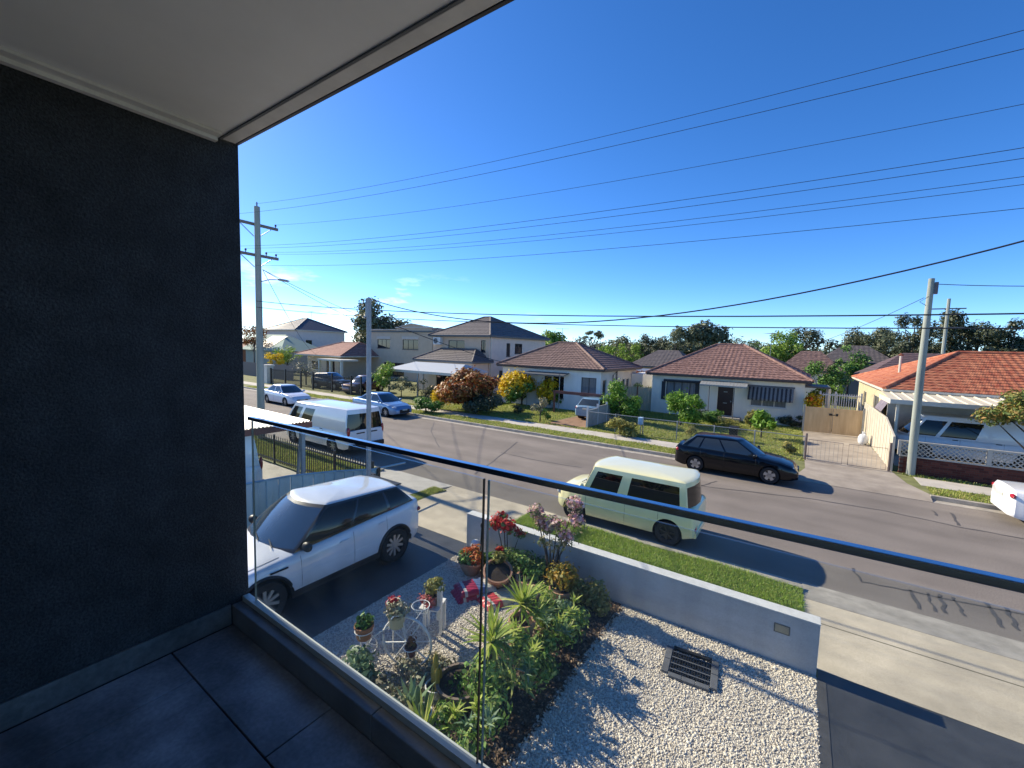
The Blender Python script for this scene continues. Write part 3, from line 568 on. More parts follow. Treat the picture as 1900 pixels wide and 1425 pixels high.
for k in range(14):
    x = 3.5+k*.42; B().add([(x, 25.4, 2.93), (x+.33, 25.4, 2.93), (x+.345, 25.4, 2.97), (x+.40, 25.4, 2.97), (x+.415, 25.4, 2.93), (x, 28.75, 3.12), (x+.33, 28.75, 3.12), (x+.345, 28.75, 3.16), (x+.40, 28.75, 3.16), (x+.415, 28.75, 3.12)], [(i, i+1, i+6, i+5) for i in range(4)]).build('roof_sheet', m_cor, cp)
B().box(3.45, 9.45, 25.33, 25.398, 2.78, 2.97).build('fascia', m_gutw, cp); B().box(3.45, 3.498, 25.4, 28.7, 2.76, 2.98).build('fascia', m_gutw, cp)
struct(B().add([(3.7, 24.6, .128), (9.4, 24.6, .128), (9.4, 25.8, .33), (3.7, 25.8, .33), (9.4, 28.49, .33), (3.7, 28.49, .33)], [(0, 1, 2, 3), (3, 2, 4, 5)]).build('carport_floor', m_path))
for x in (3.75, 9.2): B().box(x-.05, x+.05, 25.5, 25.6, Z0, 2.86).build('post', m_gutw, cp)
B().box(3.8, 9.3, 28.5, 28.56, Z0, 2.8).build('rear_wall', mat('carport back wall', (.5, .47, .42), .8, var=.1), cp)
# --- two-storey houses to the left
hD = thing('two_storey_house', 'two storey beige house with grey hip roof and air conditioner', 'house', (0, 0, 0))
m_wD = mat('beige render', (.62, .46, .33), .85, var=.06, scale=2, bump=.1); m_wD2 = mat('pale beige render', (.64, .53, .45), .85, var=.06, scale=2)
YD = 34.2; dx0, dx1, dy1 = -34.0, -26.1, 45.5
opsD = [(-31.7, -29.4, 4.4, 5.45), (-27.2, -26.6, 4.3, 5.5), (-29.6, -27.6, 1.0, 2.6)]
b = B(); openings_wall(b, dx0, dx1, Z0, 5.9, opsD, YD); b.build('wall', m_wD, hD)
opsD2 = [(37.2, 37.9, 3.9, 5.3), (38.8, 40.3, 4.2, 5.3), (36, 38.5, .9, 2.4)]
b = B(); openings_wall(b, YD, dy1, Z0, 5.9, opsD2, dx1, flip=True, axis='y'); b.build('wall', m_wD2, hD)
for o in opsD: window(hD, *o, YD, mf=m_ald)
for o in opsD2: window(hD, *o, dx1, axis='y', flip=True, mf=m_ald)
hip_roof(hD, dx0, dx1, YD, dy1, 5.98, 8.2, -30.3, -29.4, 38.6, m_tD, m_gutg, fine=False)
B().tube([(dx1+.07, YD+.2, Z0), (dx1+.07, YD+.2, 5.9)], .05, 6).build('downpipe', m_gutw, hD)
ac = B().box(-33.6, -32.5, YD-.42, YD-.03, 4.95, 5.75).build('air_conditioner', m_alw, hD); B().lathe([(.3, -.01), (.28, .0), (.05, .0)], (-33.2, YD-.43, 5.35), 14, 'y').build('fan_grille', m_gutg, ac)
hip_roof(hD, -33.6, -26.2, 31.6, YD-.05, 3.35, 4.5, -32.4, -27.6, YD-.3, m_tD, m_gutg, fine=False, faces='flr', name='porch_roof')
b = B(); openings_wall(b, -33.6, -26.2, Z0, 3.2, [(-31, -28.5, .2, 2.5)], 31.7); b.poly([(-26.2, 31.7, Z0), (-26.2, YD, Z0), (-26.2, YD, 3.2), (-26.2, 31.7, 3.2)]); b.build('porch_wall', m_wD2, hD); window(hD, -31, -28.5, .2, 2.5, 31.7, lights=3, mf=m_ald)
hE = thing('two_storey_house', 'two storey beige house with stepped parapet left of the grey hip roof', 'house', (0, 0, 0))
YE = 38.; opsE = [(-48.4, -45.8, 4.3, 5.5), (-43.3, -40.4, 4.25, 5.5), (-47, -43, .6, 2.4)]
b = B(); openings_wall(b, -50.2, -37.9, Z0, 6.75, opsE, YE); b.poly([(-37.9, YE, Z0), (-37.9, 46, Z0), (-37.9, 46, 6.75), (-37.9, YE, 6.75)]); b.poly([(-44.6, YE, 6.75), (-37.9, YE, 6.75), (-38.2, YE, 7.0), (-41.6, YE, 7.5), (-44.4, YE, 7.0)]); b.build('wall', m_wD, hE)
for o in opsE: window(hE, *o, YE, lights=3, mf=m_ald)
for p in ([(-50.3, -44.7, 6.75)], [(-44.7, -37.8, 6.98)]):
    for x0, x1, z in p: B().box(x0, x1, YE-.12, YE-.002, z, z+.12).build('cornice', m_wD2, hE)
for a, c in (((-44.6, 7.05), (-41.6, 7.55)), ((-41.6, 7.55), (-37.9, 7.05))): B().bar((a[0], YE-.06, a[1]), (c[0], YE-.06, c[1]), .12, .12).build('gable_trim', m_wD2, hE)
for o in opsE[:2]: B().box(o[0]-.1, o[1]+.1, YE-.06, YE-.002, o[3]+.05, o[3]+.4).build('window_hood', m_wD2, hE)
hip_roof(hE, -50.2, -37.9, YE+.3, 48, 6.6, 7.3, -46, -42, 43, m_tD, m_gutg, fine=False, cap=False)
hF = thing('bungalow', 'low cream bungalow with pinkish red tiled roof behind the black fence', 'house', (0, 0, 0))
m_wF = mat('peach render', (.68, .53, .38), .85, var=.06, scale=2)
b = B(); openings_wall(b, -58, -50.5, Z0, 3.0, [(-57, -55, 1, 2.3), (-53.5, -51.5, .3, 2.4)], 33.5); openings_wall(b, 33.5, 42, Z0, 3.0, [], -50.5, axis='y', flip=True); b.poly([(-58, 33.5, Z0), (-58, 33.5, 3), (-58, 42, 3), (-58, 42, Z0)]); b.build('wall', m_wF, hF)
window(hF, -57, -55, 1, 2.3, 33.5); window(hF, -53.5, -51.5, .3, 2.4, 33.5)
hip_roof(hF, -58.5, -48.5, 32.5, 42, 3.15, 4.9, -55, -51, 37, m_tF, m_gutw, fine=False)
B().box(-50.2, -45.2, 30.2, 32.6, 2.6, 2.8).build('verandah_roof', m_gutw, hF)
for x in (-50, -47.6, -45.4): B().box(x-.14, x+.14, 30.3, 30.58, Z0, 2.6).build('verandah_column', m_gutw, hF)
hG = thing('two_storey_house', 'large pale two storey house with slate blue hip roof beyond the bungalow', 'house', (0, 0, 0))
m_wG = mat('lilac render', (.66, .56, .5), .85, var=.05, scale=2)
b = B(); openings_wall(b, -86, -75, Z0, 6.9, [(-82, -79.5, 4.0, 5.3)], 41.2); openings_wall(b, 41.2, 51, Z0, 6.9, [(43, 44.2, 3.9, 5.2)], -75, axis='y', flip=True); b.poly([(-86, 41.2, Z0), (-86, 41.2, 6.9), (-86, 51, 6.9), (-86, 51, Z0)]); b.build('wall', m_wG, hG)
window(hG, -82, -79.5, 4.0, 5.3, 41.2, mf=m_ald); window(hG, 43, 44.2, 3.9, 5.2, -75, axis='y', flip=True, mf=m_ald)
hip_roof(hG, -86, -75, 41.2, 51, 7.0, 9.4, -81, -79.6, 46, m_tG, m_gutw, fine=False); antenna(hG, -79, 46.5, 9.2, 1.6, .3)
hH = thing('cottage', 'small cottage with pale green roof carrying dark solar panels', 'house', (0, 0, 0))
B().box(-80, -67.6, 35, 42, Z0, 3.25).build('wall', mat('grey green wall', (.27, .3, .27), .8, var=.1), hH)
b = B(); b.add([(-80.4, 34.3, 3.3), (-66.9, 34.3, 3.3), (-73, 38.4, 6.0), (-80.4, 38.4, 6.0)], [(0, 1, 2, 3)]); b.add([(-66.9, 34.3, 3.3), (-66.9, 42.5, 3.3), (-73, 38.4, 6.0)], [(0, 1, 2)]); b.build('roof', mat('green roof sheet', (.17, .28, .24), .85, var=.1, scale=2, stretch=(8, 1, 1)), hH)
for i in range(3):
    for j in range(2):
        x = -76.6+i*1.75; y = 34.9+j*1.55; zz = lambda q: 3.3+(q-34.3)*2.7/4.1+.06; B().add([(x, y, zz(y)), (x+1.65, y, zz(y)), (x+1.65, y+1.45, zz(y+1.45)), (x, y+1.45, zz(y+1.45))], [(0, 1, 2, 3)]).build('solar_panel', mat('solar panel', (.012, .016, .035), .55, var=.05, spec=.15), hH)
# --- roofs behind
def back_house(label, x0, x1, y0, y1, ze, zr, m, mw, wins=2):
    h = thing('house', label, 'house', (0, 0, 0), 0)
    ops = [(x0+(x1-x0)*(k+.3)/wins, x0+(x1-x0)*(k+.75)/wins, ze-1.6, ze-.5) for k in range(wins)]
    b = B(); openings_wall(b, x0, x1, Z0, ze-.05, ops, y0); openings_wall(b, y0, y1, Z0, ze-.05, [], x1, axis='y', flip=True); openings_wall(b, y0, y1, Z0, ze-.05, [], x0, axis='y'); b.build('wall', mw, h)
    for o in ops: window(h, *o, y0, mf=m_ald, sill=False)
    w_ = x1-x0; hip_roof(h, x0, x1, y0, y1, ze, zr, x0+w_*.32, x1-w_*.32, (y0+y1)/2, m, m_gutg, fine=False, cap=False); return h
back_house('grey roofed house glimpsed between the two cottages', -17.5, -10.6, 52, 60, 3.1, 5.1, m_tD, m_wD2)
h1 = back_house('weathered brown roof rising behind the cream cottage', -1.6, 3.2, 52, 60, 3.4, 5.4, m_tA, m_wB)
back_house('blue grey weatherboard house on higher ground behind the driveway', 2.2, 9.0, 66, 74, 4.3, 6.4, m_tD, mat('blue weatherboard', (.22, .24, .28), .8, var=.1, scale=3, stretch=(1, 1, 12)))
back_house('dark purple brown roof beyond the bungalow flue', 5.2, 13.5, 49, 58, 3.2, 5.4, mat('purple brown tile', (.1, .065, .07), .8, var=.2, scale=3), m_wD2)
back_house('red brick house partly hidden by street pole and shrubs', -92, -84, 36, 44, 3.2, 5.0, m_tF, mat('red brown brick', (.25, .12, .08), .85, var=.15, scale=8))
sh = thing('garden_shed', 'white metal shed roof between the two cottages', 'shed', (-12.6, 43.5, Z0)); B().box(-1.6, 1.6, -1.3, 1.3, 0, 2.5).build('wall', m_alw, sh); B().add([(-1.8, -1.5, 2.5), (1.8, -1.5, 2.5), (1.8, 1.5, 2.85), (-1.8, 1.5, 2.85), (-1.8, -1.5, 2.56), (1.8, -1.5, 2.56), (1.8, 1.5, 2.92), (-1.8, 1.5, 2.92)], [(0, 3, 2, 1), (4, 5, 6, 7), (0, 1, 5, 4), (1, 2, 6, 5), (2, 3, 7, 6), (3, 0, 4, 7)]).build('roof', m_metal, sh)
# carport of the two-storey house
cd = thing('carport', 'open carport with pale hipped roof and black gable vent', 'carport', (0, 0, 0))
m_cd = mat('pale metal roof', (.43, .46, .47), .5, var=.08, scale=2, stretch=(1, 9, 1))
b = B(); b.add([(-32.6, 26.6, 2.5), (-23.8, 26.6, 2.5), (-24.8, 29, 3.2), (-31.2, 29, 3.2), (-23.8, 31.4, 2.5), (-32.6, 31.4, 2.5)], [(0, 1, 2, 3), (1, 4, 2), (4, 5, 3, 2), (5, 0, 3)]); b.build('roof', m_cd, cd)
B().box(-32.65, -23.75, 26.5, 26.6, 2.3, 2.52).build('fascia', m_gutw, cd); B().box(-32.75, -32.65, 26.6, 31.3, 2.3, 2.52).build('fascia', m_gutg, cd); B().add([(-32.68, 26.9, 2.53), (-32.68, 31.1, 2.53), (-31.6, 29, 3.15)], [(0, 1, 2)]).build('gable_vent', m_ald, cd)
for x in (-32.3, -28.4, -24.2): B().box(x-.06, x+.06, 26.65, 26.77, Z0, 2.32).build('post', m_metal, cd)
for x in (-32.3, -24.2): B().box(x-.06, x+.06, 31.1, 31.22, Z0, 2.32).build('post', m_metal, cd)
# ------------------------------------------------------------------ vehicles
m_tyre = mat('tyre rubber', (.012, .012, .013), .8, var=.2, scale=20)
m_rim = mat('alloy rim', (.5, .51, .53), .3, metal=.8, var=.05); m_rimd = mat('dark rim', (.03, .03, .032), .4, metal=.3, var=.1)
m_cgl = mat('car glass', (.010, .011, .010), .03, var=0, spec=.45)
m_cglc = mat('car glass light', (.035, .045, .05), .03, var=0, spec=.8)
m_trimb = mat('black trim', (.01, .01, .011), .5, var=.1)
m_red = mat('tail lamp', (.35, .01, .012), .15, var=.1, coat=.5); m_lamp = mat('head lamp', (.5, .53, .56), .12, var=.1, coat=.6, scale=20)
m_plate = mat('plate', (.6, .58, .45), .5, var=.03)
def paint(name, c, metal=0., rough=.35): return mat('paint '+name, c, rough, metal=metal, var=.03, scale=2, coat=1.)
def lerp(a, b, t): return a+(b-a)*t
def itp(tab, x):
    xs = [p[0] for p in tab]; ys = [p[1] for p in tab]
    if x <= xs[0]: return ys[0]
    for i in range(len(xs)-1):
        if x <= xs[i+1]:
            t = (x-xs[i])/(xs[i+1]-xs[i]); s = t*t*(3-2*t); return ys[i]+(ys[i+1]-ys[i])*(.5*t+.5*s)
    return ys[-1]
def car(name, label, cat, loc, rz, S, group=None):
    """S: L W wb fo r sill deck plan bot gh{...} paint ...; local +x is the front"""
    t = thing(name, label, cat, loc, rz, group); L, Wd, r = S['L'], S['W'], S['r']; hx = L/2; xf = hx-S['fo']; xr = xf-S['wb']; P = S['paint']
    ra = r*S.get('arch', 1.14); zt_ax = r
    deck = S['deck']; bot = S.get('bot', [(-hx, S['sill']+.08), (-hx+.35, S['sill']), (hx-.35, S['sill']), (hx, S['sill']+.06)])
    plan = S.get('plan', [(-hx, .80), (-hx+.1, .93), (-hx+.35, .985), (0, 1), (hx-.7, .975), (hx-.25, .90), (hx-.06, .78), (hx, .66)])
    xs = set(np.linspace(-hx, hx, 44).round(4)); xs |= {round(-hx+.04, 4), round(hx-.03, 4), round(hx-.09, 4), round(-hx+.1, 4)}
    for xa in (xf, xr):
        xs = {x for x in xs if abs(abs(x-xa)-ra) > .03}
        for k in range(0, 13): xs.add(round(xa+ra*math.cos(math.pi*k/12), 4))
        xs |= {round(xa-ra-.004, 4), round(xa+ra+.004, 4)}
    xs = sorted(xs)
    def z0(x):
        z = itp(bot, x)
        for xa in (xf, xr):
            if abs(x-xa) <= ra+.0001: z = max(z, zt_ax+math.sqrt(max(0, ra*ra-(x-xa)**2)))
        return z
    prof = S.get('side', [(0, .945), (.10, .985), (.35, 1.0), (.62, .992), (.80, .972), (.93, .945)])
    crown = S.get('crown', .05)
    def side_y(x, z):
        hw = Wd/2*itp(plan, x); zb, zt = itp(bot, x), itp(deck, x); f = (z-zb)/max(.05, zt-zb); return hw*itp(prof, min(max(f, 0), .93))
    ring = []
    for x in xs:
        hw = Wd/2*itp(plan, x); zb, zt = itp(bot, x), itp(deck, x); zz = z0(x); zs = zb+(zt-zb)*.93; pts = []
        for f in (0, .06, .16, .32, .5, .68, .84, 1): z = zz+(zs-zz)*f; pts.append((side_y(x, z), z))
        pts += [(hw*.915, zt-(zt-zb)*.025), (hw*.86, zt), (hw*.6, zt+crown*.6), (hw*.3, zt+crown*.92), (0, zt+crown)]
        full = [(x, -y, z) for y, z in pts]+[(x, y, z) for y, z in pts[-2::-1]]; ring.append(full)
    n = len(ring[0]); b = B(); V = [p for q in ring for p in q]; F = []
    for i in range(len(xs)-1): F += [(i*n+k, (i+1)*n+k, (i+1)*n+k+1, i*n+k+1) for k in range(n-1)]
    F += [tuple(range(n-1, -1, -1)), tuple((len(xs)-1)*n+k for k in range(n))]
    b.add(V, F)
    # greenhouse
    g = S['gh']; nz = g.get('bulge', .03); curv, curvr = g.get('curv', .14), g.get('curvr', .08)
    vs = [0, .09, .3, .55, .78, .90, 1] if not g.get('vs') else g['vs']
    v0, v1 = g.get('v0', .09), g.get('v1', .90)
    fr = [1, .94, .5, 0, -.5, -.94, -1]; wins = g['win']; sb = [0.]
    for a, c in wins:
        sb += [a, (a+c)/2, c]
    sb = sorted(set(sb+[1.]))
    def ringpts(v):
        xF, xR = lerp(g['wb'], g['wt'], v), lerp(g['rb'], g['rt'], v); hw = lerp(g['hb'], g['hr'], v)+nz*4*v*(1-v)
        zb_ = lambda x: lerp(g['zb'], g.get('zbr', g['zb']), (g['wb']-x)/(g['wb']-g['rb'])); o = []
        def pt(x, y): return (x, y, lerp(zb_(x), g['zr']+g.get('rake', 0)*(x-g['rt']), v))
        for f in fr: o.append(pt(xF-curv*f*f*(1 if v < .99 else 1), hw*f))
        for s in sb[1:-1]: o.append(pt(lerp(xF-curv, xR+curvr, s), -hw))
        for f in fr[::-1]: o.append(pt(xR+curvr*f*f, hw*f))
        for s in sb[-2:0:-1]: o.append(pt(lerp(xF-curv, xR+curvr, s), hw))
        return o
    RG = [ringpts(v) for v in vs]; m = len(RG[0]); nf = len(fr); ns = len(sb)-2
    groups = {}
    def cls(k, j):
        vm = (vs[j]+vs[j+1])/2; gl = v0 < vm < v1
        if k < nf-1: return 'windscreen' if gl and 0 < k < nf-2 else 'body'
        k2 = k-(nf-1)
        if k2 <= ns:
            s = (sb[k2]+sb[k2+1])/2
            for w_, (a, c) in enumerate(wins):
                if a < s < c and gl: return ('window', 0, w_)
            return 'body'
        k3 = k-(nf-1)-ns-1
        if k3 < nf-1: return 'rear_window' if gl and 0 < k3 < nf-2 and vm > g.get('rv0', 0) else 'body'
        k4 = k3-(nf-1); s = (sb[len(sb)-1-k4]+sb[len(sb)-2-k4])/2
        for w_, (a, c) in enumerate(wins):
            if a < s < c and gl: return ('window', 1, w_)
        return 'body'
    for j in range(len(vs)-1):
        for k in range(m): groups.setdefault(cls(k, j), []).append((RG[j][k], RG[j+1][k], RG[j+1][(k+1) % m], RG[j][(k+1) % m]))
    gb = groups.pop('body')
    if not S.get('pillar'):
        for q in gb: b.add(q, [(0, 1, 2, 3)])
    # weld body
    body = b.build('body', P, t, smooth=38, fix=True)
    def part(nm, quads, mm, inset=.0):
        bb = B()
        for q in quads: bb.add(q, [(0, 1, 2, 3)])
        return bb.build(nm, mm, t, smooth=50, fix=True)
    gm = S.get('glass', m_cgl)
    if S.get('pillar'): part('window_surround', gb, S['pillar'])
    for key, quads in groups.items(): part(key if isinstance(key, str) else 'window', quads, S.get('wsglass', gm) if key == 'windscreen' else gm)
    # roof
    top = RG[-1]; cx = sum(p[0] for p in top)/m; rb_ = B(); V = []; sc = [(1, 0), (.97, .018), (.9, .03), (.7, .045), (.35, .055)]; rc = g.get('rcrown', 1.)
    for s_, dz in sc: V += [(cx+(p[0]-cx)*s_, p[1]*s_, p[2]+dz*rc) for p in top]
    V.append((cx, 0, sum(p[2] for p in top)/m+.057*rc)); F = []
    for j in range(len(sc)-1): F += [(j*m+k, (j+1)*m+k, (j+1)*m+(k+1) % m, j*m+(k+1) % m) for k in range(m)]
    F += [((len(sc)-1)*m+k, len(V)-1, (len(sc)-1)*m+(k+1) % m) for k in range(m)]
    rb_.add(V, F); roof = rb_.build('roof', S.get('roofpaint', P), t, smooth=50, fix=True)
    if S.get('rails'):
        for s in (-1, 1): B().tube([(lerp(g['wt'], g['rt'], .08), s*(g['hr']-.05), g['zr']+.05), (lerp(g['wt'], g['rt'], .92), s*(g['hr']-.05), g['zr']+.045+g.get('rake', 0)*0)], .018, 6).build('roof_rail', S['rails'], roof)
    # underbody and wheels
    B().box(-hx+.25, hx-.3, -Wd/2+.24, Wd/2-.24, S['sill']-.02, .5*(S['sill']+itp(deck, 0))).build('underbody', m_trimb, t)
    for xa in (xf, xr):
        for s in (-1, 1):
            yo = s*(Wd/2*.985-.015); tw = S.get('tw', .2); yi = yo-s*tw
            B().lathe([(r*.62, 0), (r*.70, s*.012), (r*.93, s*.006), (r, -s*.03), (r, -s*(tw-.03)), (r*.92, -s*tw), (r*.5, -s*tw)], (xa, yo, r), 24, 'y').build('wheel', m_tyre, t, smooth=40)
            w = t.children[-1]; rr = r*S.get('rimr', .66); RM = S.get('rim', m_rim); ri = B()
            ri.lathe([(rr, -s*.005), (rr*.93, -s*.012), (rr*.88, -s*.07), (rr*.2, -s*.075), (.0, -s*.075)], (xa, yo, r), 24, 'y'); dk = ri.build('rim_dish', m_rimd, w, smooth=40)
            sp = B(); ns_ = S.get('spokes', 5)
            for k in range(ns_):
                a = 2*math.pi*k/ns_+.3; dx, dz = math.cos(a), math.sin(a); px, pz = -dz, dx; wv = S.get('spw', .42)*rr*1.5/ns_
                vv = []
                for q, hw_ in ((.1*rr, wv*.9), (.93*rr, wv)):
                    for yy in (-.012, -.045): vv += [(xa+dx*q+px*hw_, yo+s*yy, r+dz*q+pz*hw_), (xa+dx*q-px*hw_, yo+s*yy, r+dz*q-pz*hw_)]
                sp.add(vv, [(0, 1, 5, 4), (2, 6, 7, 3), (0, 4, 6, 2), (1, 3, 7, 5), (0, 2, 3, 1)])
            sp.lathe([(rr*1.0, -s*.0), (rr*1.0, -s*.02), (rr*.9, -s*.02)], (xa, yo, r), 24, 'y'); sp.lathe([(rr*.2, -s*.03), (rr*.2, -s*.005), (0, -s*.004)], (xa, yo, r), 12, 'y')
            sp.build('rim', RM, w, smooth=40)
            if S.get('cladding'):
                pts = [(xa+(ra+.012)*math.cos(math.pi*k/16), 0, r+(ra+.012)*math.sin(math.pi*k/16)) for k in range(17)]
                B().tube([(p[0], s*(side_y(p[0], p[2])+.002), p[2]) for p in pts], .032, 6).build('arch_cladding', m_trimb, t, smooth=50)
        for s in (-1, 1): B().lathe([(ra*1.0, 0), (ra*1.0, -s*.3), (0, -s*.3)], (xa, s*(Wd/2-.06), r), 20, 'y').build('wheel_well', m_trimb, t)
    if S.get('cladding'):
        for s in (-1, 1): B().box(xr+ra, xf-ra, s*Wd/2*.985-.02, s*Wd/2*.985+.02, S['sill']-.02, S['sill']+.09).build('sill_cladding', m_trimb, t)
    # seams and handles
    for x in S.get('seams', []):
        for s in (-1, 1):
            zz = [max(z0(x)+.03, S['sill']+.02)+(itp(deck, x)*.95-max(z0(x)+.03, S['sill']+.02))*k/8 for k in range(9)]
            B().tube([(x, s*(side_y(x, z)-.001), z) for z in zz], .004, 4).build('door_seam', m_trimb, t)
    for x in S.get('handles', []):
        for s in (-1, 1):
            z = S.get('hz', itp(deck, x)-.14); y = s*(side_y(x, z)+.012); B().box(x-.09, x+.09, y-.012, y+.012, z-.014, z+.014).build('door_handle', S.get('handlemat', P), t, bevel=.006)
    if S.get('strip'):
        for s in (-1, 1):
            z = S['strip']; xs_ = np.linspace(xr+ra+.05, xf-ra-.05, 8); B().tube([(x, s*side_y(x, z), z) for x in xs_], .018, 4).build('side_strip', m_trimb, t)
    # bonnet seams, wipers
    if g['wb'] < hx-.7:
        for s in (-1, 1):
            xs_ = np.linspace(g['wb']+.0, hx-.22, 9); B().tube([(x, s*Wd/2*itp(plan, x)*.80, itp(deck, x)+crown*.2+.002) for x in xs_], .004, 4).build('bonnet_seam', m_trimb, t)
        ny = np.linspace(-1, 1, 11); xe = hx-.22; B().tube([(xe+.05*(1-y*y), y*Wd/2*itp(plan, xe)*.80, itp(deck, xe)+crown*(1-.8*y*y)-.012*(1-y*y)) for y in ny], .004, 4).build('bonnet_seam', m_trimb, t)
    for y0_ in (-.05, .5):
        pa = lerp(g['wb'], g['wt'], .06); B().bar((pa+.03-curv*.1, y0_*.9, lerp(g['zb'], g['zr'], .06)+.03), (lerp(g['wb'], g['wt'], .2)+.03-curv*.3, y0_*.9-.5*.9, lerp(g['zb'], g['zr'], .16)+.03), .012, .012).build('wiper', m_trimb, t)
    # mirrors, lights, plates
    mxx = g['wb']-S.get('mirx', .38); 
    for s in (-1, 1): q = B().blob((mxx, s*(g['hb']+.13), g['zb']+.10), (.075, .12, .085), 10, 6).build('mirror', S.get('mirmat', P), t, smooth=60); B().bar((mxx+.02, s*(g['hb']-.03), g['zb']+.05), (mxx, s*(g['hb']+.08), g['zb']+.07), .06, .05).build('mirror_arm', m_trimb, q)
    for (nm, x, y, z, dx, dy, dz, ang, mm) in S.get('lamps', []):
        for s in (-1, 1):
            o = B().blob((0, 0, 0), (dx, dy, dz), 12, 6).build(nm, mm, t, smooth=60); o.location = (x, s*y, z); o.rotation_euler = (0, 0, s*R(ang))
    for (nm, x0, x1, y0, y1, zz0, zz1, mm) in S.get('boxes', []): B().box(x0, x1, y0, y1, zz0, zz1).build(nm, mm, t, bevel=.012)
    for (nm, x0, x1, z0_, z1_, mm) in S.get('ends', []): pass
    return t
# ---- white SUV on the driveway (front towards the house)
suv = dict(rimr=.74, wsglass=mat('windscreen', (.05, .08, .12), .03, var=0, spec=1., coat=1.), pillar=paint('gloss black', (.008, .008, .009)), L=4.36, W=1.90, wb=2.66, fo=.86, r=.37, sill=.30, arch=1.13, crown=.05, tw=.24, cladding=True, rim=mat('bronze rim', (.6, .55, .48), .35, metal=.5, var=.05), spokes=10, spw=.62,  # windscreen: blue of the reflected sky put into its base colour
    deck=[(-2.18, 1.05), (-2.05, 1.19), (-1.2, 1.13), (.3, 1.04), (1.0, .99), (1.7, .92), (2.02, .83), (2.14, .70), (2.18, .62)],
    plan=[(-2.18, .74), (-2.1, .88), (-1.85, .97), (-1.3, 1.0), (1.1, 1.0), (1.6, .96), (1.95, .86), (2.1, .74), (2.18, .6)],
    gh=dict(wb=1.02, wt=.28, rt=-1.75, rb=-2.05, zb=1.0, zbr=1.19, zr=1.52, rake=.045, hb=.84, hr=.64, bulge=.04, curv=.22, curvr=.14, win=[(.02, .40), (.42, .74), (.77, .97)], v0=.05, v1=.92, vs=[0, .06, .3, .55, .78, .92, 1]),
    paint=paint('white', (.72, .75, .78)), seams=[.72, -.33, -1.12], handles=[-.12, -1.0], handlemat=paint('white', (.72, .75, .78)), mirmat=m_trimb, rails=None,
    lamps=[('headlight', 1.98, .68, .78, .17, .14, .06, -28, m_lamp), ('tail_light', -2.06, .74, .93, .09, .14, .06, 20, m_red)],
    boxes=[('grille', 2.08, 2.17, -.5, .5, .66, .76, m_trimb), ('rear_diffuser', -2.19, -2.0, -.66, .66, .30, .5, m_trimb), ('front_lip', 2.0, 2.17, -.6, .6, .28, .40, m_trimb), ('roof_spoiler', -1.86, -1.66, -.52, .52, 1.485, 1.515, m_trimb), ('number_plate', -2.2, -2.17, -.2, .2, .72, .84, m_plate),
           ('fender_vent', .95, 1.25, .925, .953, .84, .87, m_trimb), ('fender_vent', .95, 1.25, -.953, -.925, .84, .87, m_trimb)])
car('parked_suv', 'white compact SUV with black wheel arches parked on the dark driveway', 'car', (-7.82, 4.55, Zn+.006), R(-90), suv)
# ---- pale yellow boxy car
cube = dict(L=3.80, W=1.695, wb=2.53, fo=.66, r=.305, sill=.22, arch=1.16, crown=.04, rim=m_rimd, spokes=7,
    deck=[(-1.9, .92), (-1.82, .98), (-1.2, .97), (.8, .96), (1.25, .95), (1.66, .88), (1.84, .74), (1.9, .6)],
    plan=[(-1.9, .86), (-1.84, .95), (-1.65, .99), (-1, 1), (1.0, 1), (1.4, .96), (1.7, .87), (1.85, .74), (1.9, .6)],
    gh=dict(wb=1.2, wt=.9, rt=-1.80, rb=-1.88, zb=.93, zr=1.60, hb=.80, hr=.75, bulge=.02, curv=.2, curvr=.16, win=[(.06, .35), (.45, .94)], v0=.1, v1=.84, vs=[0, .1, .35, .6, .84, .94, 1], rcrown=1.1),
    paint=paint('pale yellow', (.78, .75, .42)), seams=[.9, -.2, -1.05], handles=[.0, -.9], mirx=.2,
    lamps=[('headlight', 1.77, .58, .68, .1, .14, .1, -22, m_lamp), ('tail_light', -1.87, .52, .48, .05, .2, .05, 8, m_red)],
    boxes=[('grille', 1.84, 1.91, -.38, .38, .56, .66, m_trimb), ('number_plate', -1.925, -1.895, -.18, .18, .6, .7, m_plate), ('bumper', -1.94, -1.81, -.7, .7, .28, .42, paint('pale yellow', (.78, .75, .42)))])
car('boxy_hatchback', 'pale yellow boxy car parked on the near side of the road', 'car', (-3.73, 11.42, .006), R(180), cube)
# ---- black hatchback over the road
hatch = dict(L=4.29, W=1.765, wb=2.578, fo=.89, r=.315, sill=.20, arch=1.12, crown=.045, rim=m_rim, spokes=5, spw=.95,
    deck=[(-2.14, .86), (-2.05, .98), (-1.2, .95), (.3, .92), (.9, .90), (1.5, .82), (1.95, .70), (2.1, .58), (2.145, .5)],
    gh=dict(wb=1.12, wt=.28, rt=-1.52, rb=-2.0, zb=.88, zbr=.96, zr=1.39, rake=.015, hb=.78, hr=.575, bulge=.035, curv=.2, curvr=.1, win=[(.03, .40), (.43, .75), (.78, .93)], v0=.07, v1=.92, vs=[0, .07, .3, .55, .78, .92, 1]),
    paint=mat('paint black', (.003, .004, .007), .12, var=0, spec=.45), seams=[.78, -.3, -1.15], handles=[-.1, -1.0], glass=m_cglc,
    lamps=[('headlight', 1.86, .62, .64, .17, .13, .075, -28, m_lamp), ('tail_light', -2.02, .70, .80, .1, .13, .1, 20, m_red)],
    boxes=[('grille', 2.05, 2.15, -.32, .32, .34, .60, m_rimd), ('number_plate', -2.16, -2.13, -.22, .22, .5, .6, m_plate)])
car('parked_hatchback', 'black five door hatchback parked by the far kerb', 'car', (-1.93, 19.02, .006), 0, hatch)
